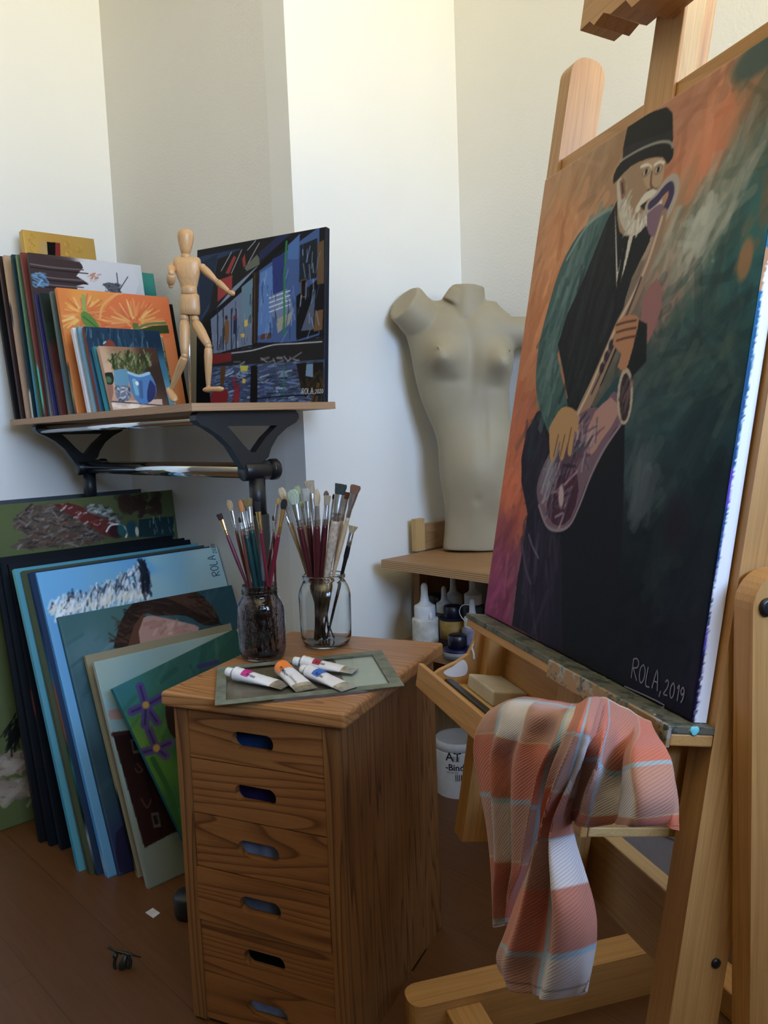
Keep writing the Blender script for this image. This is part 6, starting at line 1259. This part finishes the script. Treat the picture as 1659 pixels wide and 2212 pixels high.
f = pxmap(ea, EU, EV); x, y = f(1363, 1464); x2, y2 = f(1450, 1510); sl = nrm(EU*(x2-x)+EV*(y2-y)*1.0)
handwriting('signature', 'ROLA,2019', ea+EU*x+EV*y, EU, EV, EN, .0245, .0018, plain('chalky_signature_paint', L(120, 118, 140), .6), ob, sizes=[1.1, .95, .95, 1, .9, .75, .75, .75, .75], extra=[[(-.01, -.014), (.075, -.012), (.05, -.024), (.09, -.02)]])

# ------------------------------------------------------------------ sponge and palette knife lying in the tray
sp_ = MB().box(E(-.012, -.1418, -.058), EU*.115, EV*.026, EN*.066, .003); ob = sp_.build('white_eraser_block', plain('dirty_white_foam', L(186, 176, 160), .8, noise=.12, scale=30), None, E(.04, -.1418, -.03)); tag(ob, 'grimy white oblong block lying in the easel tray', 'block')
ob = MB().box(E(-.030, -.1418, .030), EU*.20, EV*.009, EN*.016, .002).build('black_ruler', BLACK_PL, None, E(.05, -.1418, .04)); tag(ob, 'thin black stick in the easel tray in front of the white block', 'stick')

# ================================================================== CHECKED TEA TOWEL
def TW(px, py, s): return onpl(px, py, NHh, NHh@ea+s)
def cub(Pg, nr, nc):
    Pg = np.array(Pg, float)
    def interp(A_, n):
        m = A_.shape[0]; t = np.linspace(0, m-1, n); i = np.minimum(t.astype(int), m-2); f = (t-i)[:, None, None]
        p0, p1, p2, p3 = A_[np.maximum(i-1, 0)], A_[i], A_[i+1], A_[np.minimum(i+2, m-1)]
        return .5*((2*p1)+(p2-p0)*f+(2*p0-5*p1+4*p2-p3)*f**2+(3*p1-p0-3*p2+p3)*f**3)
    return interp(interp(Pg, nr).transpose(1, 0, 2), nc).transpose(1, 0, 2)
SAL, MIX, WHT, BLU, YEL = [np.array(c, float) for c in ((194, 108, 86), (176, 130, 116), (206, 198, 198), (140, 180, 204), (200, 180, 134))]
def towel_sheet(mb, rows, su, sv, ou, ov, folds, nr=130, nc=90, cell=.080, hem=None, shear=0):
    G = cub([[TW(*p) for p in r] for r in rows], nr, nc)
    uu, vv = np.meshgrid(np.linspace(0, 1, nc), np.linspace(0, 1, nr))
    d = np.zeros_like(uu)
    for k, ph, am, dr in folds: d += am*np.sin(uu*k+vv*dr+ph)*np.clip(vv*2.5, .15, 1)
    G = G+NHh*d[..., None]
    a, b = uu*su+ou+shear*vv, vv*sv+ov; ia, ib = np.floor(a/cell), np.floor(b/cell); fa, fb = a/cell-ia, b/cell-ib
    ea_, eb_ = (ia % 2).astype(int), (ib % 2).astype(int); C = np.where((ea_+eb_)[..., None] == 0, SAL, np.where((ea_+eb_)[..., None] == 2, WHT, MIX))
    mixed = ((ea_+eb_) == 1)[..., None]; C = C+mixed*((ea_ > eb_)[..., None]*np.array([4, -14, -16]))
    for fr, ee in ((fa, ea_), (fb, eb_)):
        C = np.where(((fr < .075) & (ee == 1))[..., None], C*.25+BLU*.75, C); C = np.where(((fr > .965) & (ee == 1))[..., None], C*.4+YEL*.6, C)
    if hem is not None: C = np.where((np.abs(vv-hem) < .005)[..., None], C*.66, C)
    mb.grid(G, 0, lin(np.clip(C, 0, 255)/255.), g=np.stack([a, b, 0*a], -1).reshape(-1, 3))
S1 = [[(1098, 1514, .06), (1130, 1507, .055), (1165, 1510, .05), (1200, 1516, .05), (1240, 1522, .05), (1272, 1516, .05)],
 [(1062, 1536, .110), (1092, 1524, .125), (1135, 1525, .125), (1185, 1534, .13), (1230, 1542, .125), (1268, 1535, .12)],
 [(1040, 1572, .132), (1075, 1570, .142), (1120, 1580, .146), (1170, 1592, .140), (1215, 1598, .146), (1252, 1590, .135)],
 [(1031, 1622, .136), (1062, 1628, .150), (1105, 1638, .136), (1152, 1648, .152), (1192, 1655, .140), (1230, 1652, .130)],
 [(1040, 1700, .134), (1068, 1708, .152), (1102, 1714, .134), (1142, 1720, .150), (1178, 1726, .136), (1212, 1728, .126)],
 [(1052, 1780, .132), (1076, 1790, .146), (1104, 1794, .130), (1134, 1798, .144), (1164, 1800, .132), (1188, 1802, .124)],
 [(1060, 1862, .130), (1080, 1868, .140), (1104, 1872, .128), (1128, 1874, .138), (1150, 1874, .128), (1168, 1874, .122)],
 [(1064, 1930, .128), (1078, 1932, .136), (1094, 1934, .126), (1110, 1934, .132), (1124, 1932, .126), (1134, 1930, .120)],
 [(1068, 1999, .126), (1080, 1999, .132), (1092, 1998, .124), (1104, 1996, .128), (1114, 1992, .124), (1122, 1988, .120)]]
S2 = [[(1250, 1524, .10), (1262, 1514, .11), (1276, 1508, .11), (1292, 1508, .10), (1306, 1514, .09)],
 [(1240, 1560, .150), (1250, 1557, .170), (1264, 1558, .172), (1276, 1564, .168), (1288, 1572, .150)],
 [(1222, 1608, .160), (1234, 1608, .182), (1248, 1612, .184), (1260, 1618, .180), (1270, 1626, .158)],
 [(1198, 1668, .162), (1211, 1670, .184), (1225, 1677, .182), (1238, 1684, .178), (1248, 1692, .156)],
 [(1178, 1732, .160), (1191, 1740, .178), (1204, 1747, .172), (1214, 1752, .176), (1225, 1756, .156)],
 [(1166, 1786, .156), (1180, 1788, .172), (1194, 1790, .166), (1207, 1790, .172), (1227, 1786, .154)],
 [(1146, 1832, .152), (1166, 1835, .172), (1186, 1837, .162), (1207, 1836, .172), (1235, 1830, .152)],
 [(1124, 1892, .150), (1152, 1898, .172), (1182, 1902, .158), (1214, 1898, .174), (1252, 1890, .150)],
 [(1098, 1962, .148), (1136, 1970, .172), (1178, 1974, .156), (1224, 1968, .176), (1270, 1955, .150)],
 [(1078, 2022, .148), (1120, 2034, .170), (1172, 2042, .158), (1228, 2036, .174), (1279, 2018, .150)],
 [(1066, 2060, .148), (1108, 2090, .166), (1160, 2108, .158), (1226, 2106, .168), (1272, 2088, .150)],
 [(1070, 2086, .148), (1122, 2138, .162), (1156, 2152, .158), (1216, 2155, .162), (1266, 2144, .150)]]
S3 = [[(1262, 1524, .08), (1300, 1508, .075), (1340, 1526, .06), (1380, 1548, .055), (1404, 1562, .05)],
 [(1264, 1562, .140), (1302, 1556, .125), (1346, 1572, .095), (1388, 1586, .085), (1416, 1592, .075)],
 [(1252, 1612, .150), (1292, 1610, .168), (1332, 1628, .115), (1378, 1622, .120), (1440, 1626, .095)],
 [(1232, 1662, .152), (1284, 1662, .170), (1326, 1694, .118), (1382, 1674, .140), (1460, 1668, .105)],
 [(1216, 1712, .150), (1268, 1714, .166), (1322, 1730, .130), (1392, 1724, .146), (1470, 1718, .110)],
 [(1204, 1752, .148), (1262, 1760, .160), (1320, 1766, .136), (1392, 1768, .146), (1474, 1762, .114)],
 [(1198, 1770, .146), (1258, 1783, .156), (1318, 1781, .138), (1390, 1782, .144), (1477, 1793, .116)]]
tw = MB()
towel_sheet(tw, S1, .25, .36, .045, .055, [(26, .5, .006, 1.5), (13, 2, .006, 3), (48, 1, .0016, 6)], hem=.985)
towel_sheet(tw, S2, .14, .45, .01, .02, [(14, 1.2, .008, 4), (30, 0, .003, 7)], hem=.955)
towel_sheet(tw, S3, .19, .20, .020, -.004, [(18, .3, .007, 2), (36, 2, .0025, 5)], hem=.93)
m, N, K, b = newmat('twill_cotton'); at = nd(N, 'ShaderNodeAttribute', attribute_name='Col'); gq = nd(N, 'ShaderNodeAttribute', attribute_name='gc')
wv = N.new('ShaderNodeTexWave'); wv.wave_type = 'BANDS'; wv.bands_direction = 'DIAGONAL'; wv.inputs['Scale'].default_value = 130; K.new(gq.outputs['Vector'], wv.inputs['Vector'])
r = ramp(N, [(.2, (.86, .84, .84)), (.8, (1.05, 1.05, 1.05))]); K.new(wv.outputs[0], r.inputs[0]); mx = nd(N, 'ShaderNodeMix', data_type='RGBA', blend_type='MULTIPLY'); mx.inputs[0].default_value = 1; K.new(at.outputs['Color'], mx.inputs[6]); K.new(r.outputs[0], mx.inputs[7]); K.new(mx.outputs[2], b.inputs['Base Color'])
b.inputs['Roughness'].default_value = .9; bump(N, K, b, wv.outputs[0], .4, .0008); b.inputs['Sheen Weight'].default_value = .2
to_ = tw.build('tea_towel', m, None, TW(1200, 1700, .13), smooth=True); tag(to_, 'salmon and white checked tea towel draped over the easel tray', 'towel')
so = to_.modifiers.new('cloth_thickness', 'SOLIDIFY'); so.thickness = .0016

# ================================================================== LITTER ON THE FLOOR
q = [atz(*p, .0015) for p in ((314, 1971), (330, 1961), (346, 1972), (331, 1983))]
mb = MB(); mb.add([p+np.array([0, 0, -.001]) for p in q]+q, [(3, 2, 1, 0), (4, 5, 6, 7)]+[(i, (i+1) % 4, (i+1) % 4+4, i+4) for i in range(4)])
ob = mb.build('paper_scrap', plain('scrap_paper', L(190, 190, 195), .8), None, sum(q)/4*np.array([1, 1, 0])); tag(ob, 'small square scrap of white paper on the floor left of the cabinet', 'paper')
lb = atz(268, 2092, 0); mb = MB(); kf = .001
def LPt(px, py, h=0): p = atd(px, py, lb); return p
mb.tube(smooth_path([LPt(250, 2066), LPt(247, 2085), LPt(256, 2100), LPt(275, 2096), LPt(282, 2078), LPt(273, 2058)]), .004, 8); mb.tube([LPt(232, 2048), LPt(258, 2056), LPt(275, 2060), LPt(305, 2068)], [.0018, .003, .003, .001], 6); mb.tube([LPt(236, 2044), LPt(262, 2062)], .0015, 6)
mb.ball(LPt(249, 2064), .007, 10); mb.limb(LPt(262, 2098), LPt(272, 2062), [(.006, 0), (.010, .4), (.004, 1)], 10)
ob = mb.build('hair_clip', plain('dark_green_plastic', L(26, 32, 24), .4), None, lb); tag(ob, 'small crumpled black clip lying on the floor at the bottom left', 'clip')
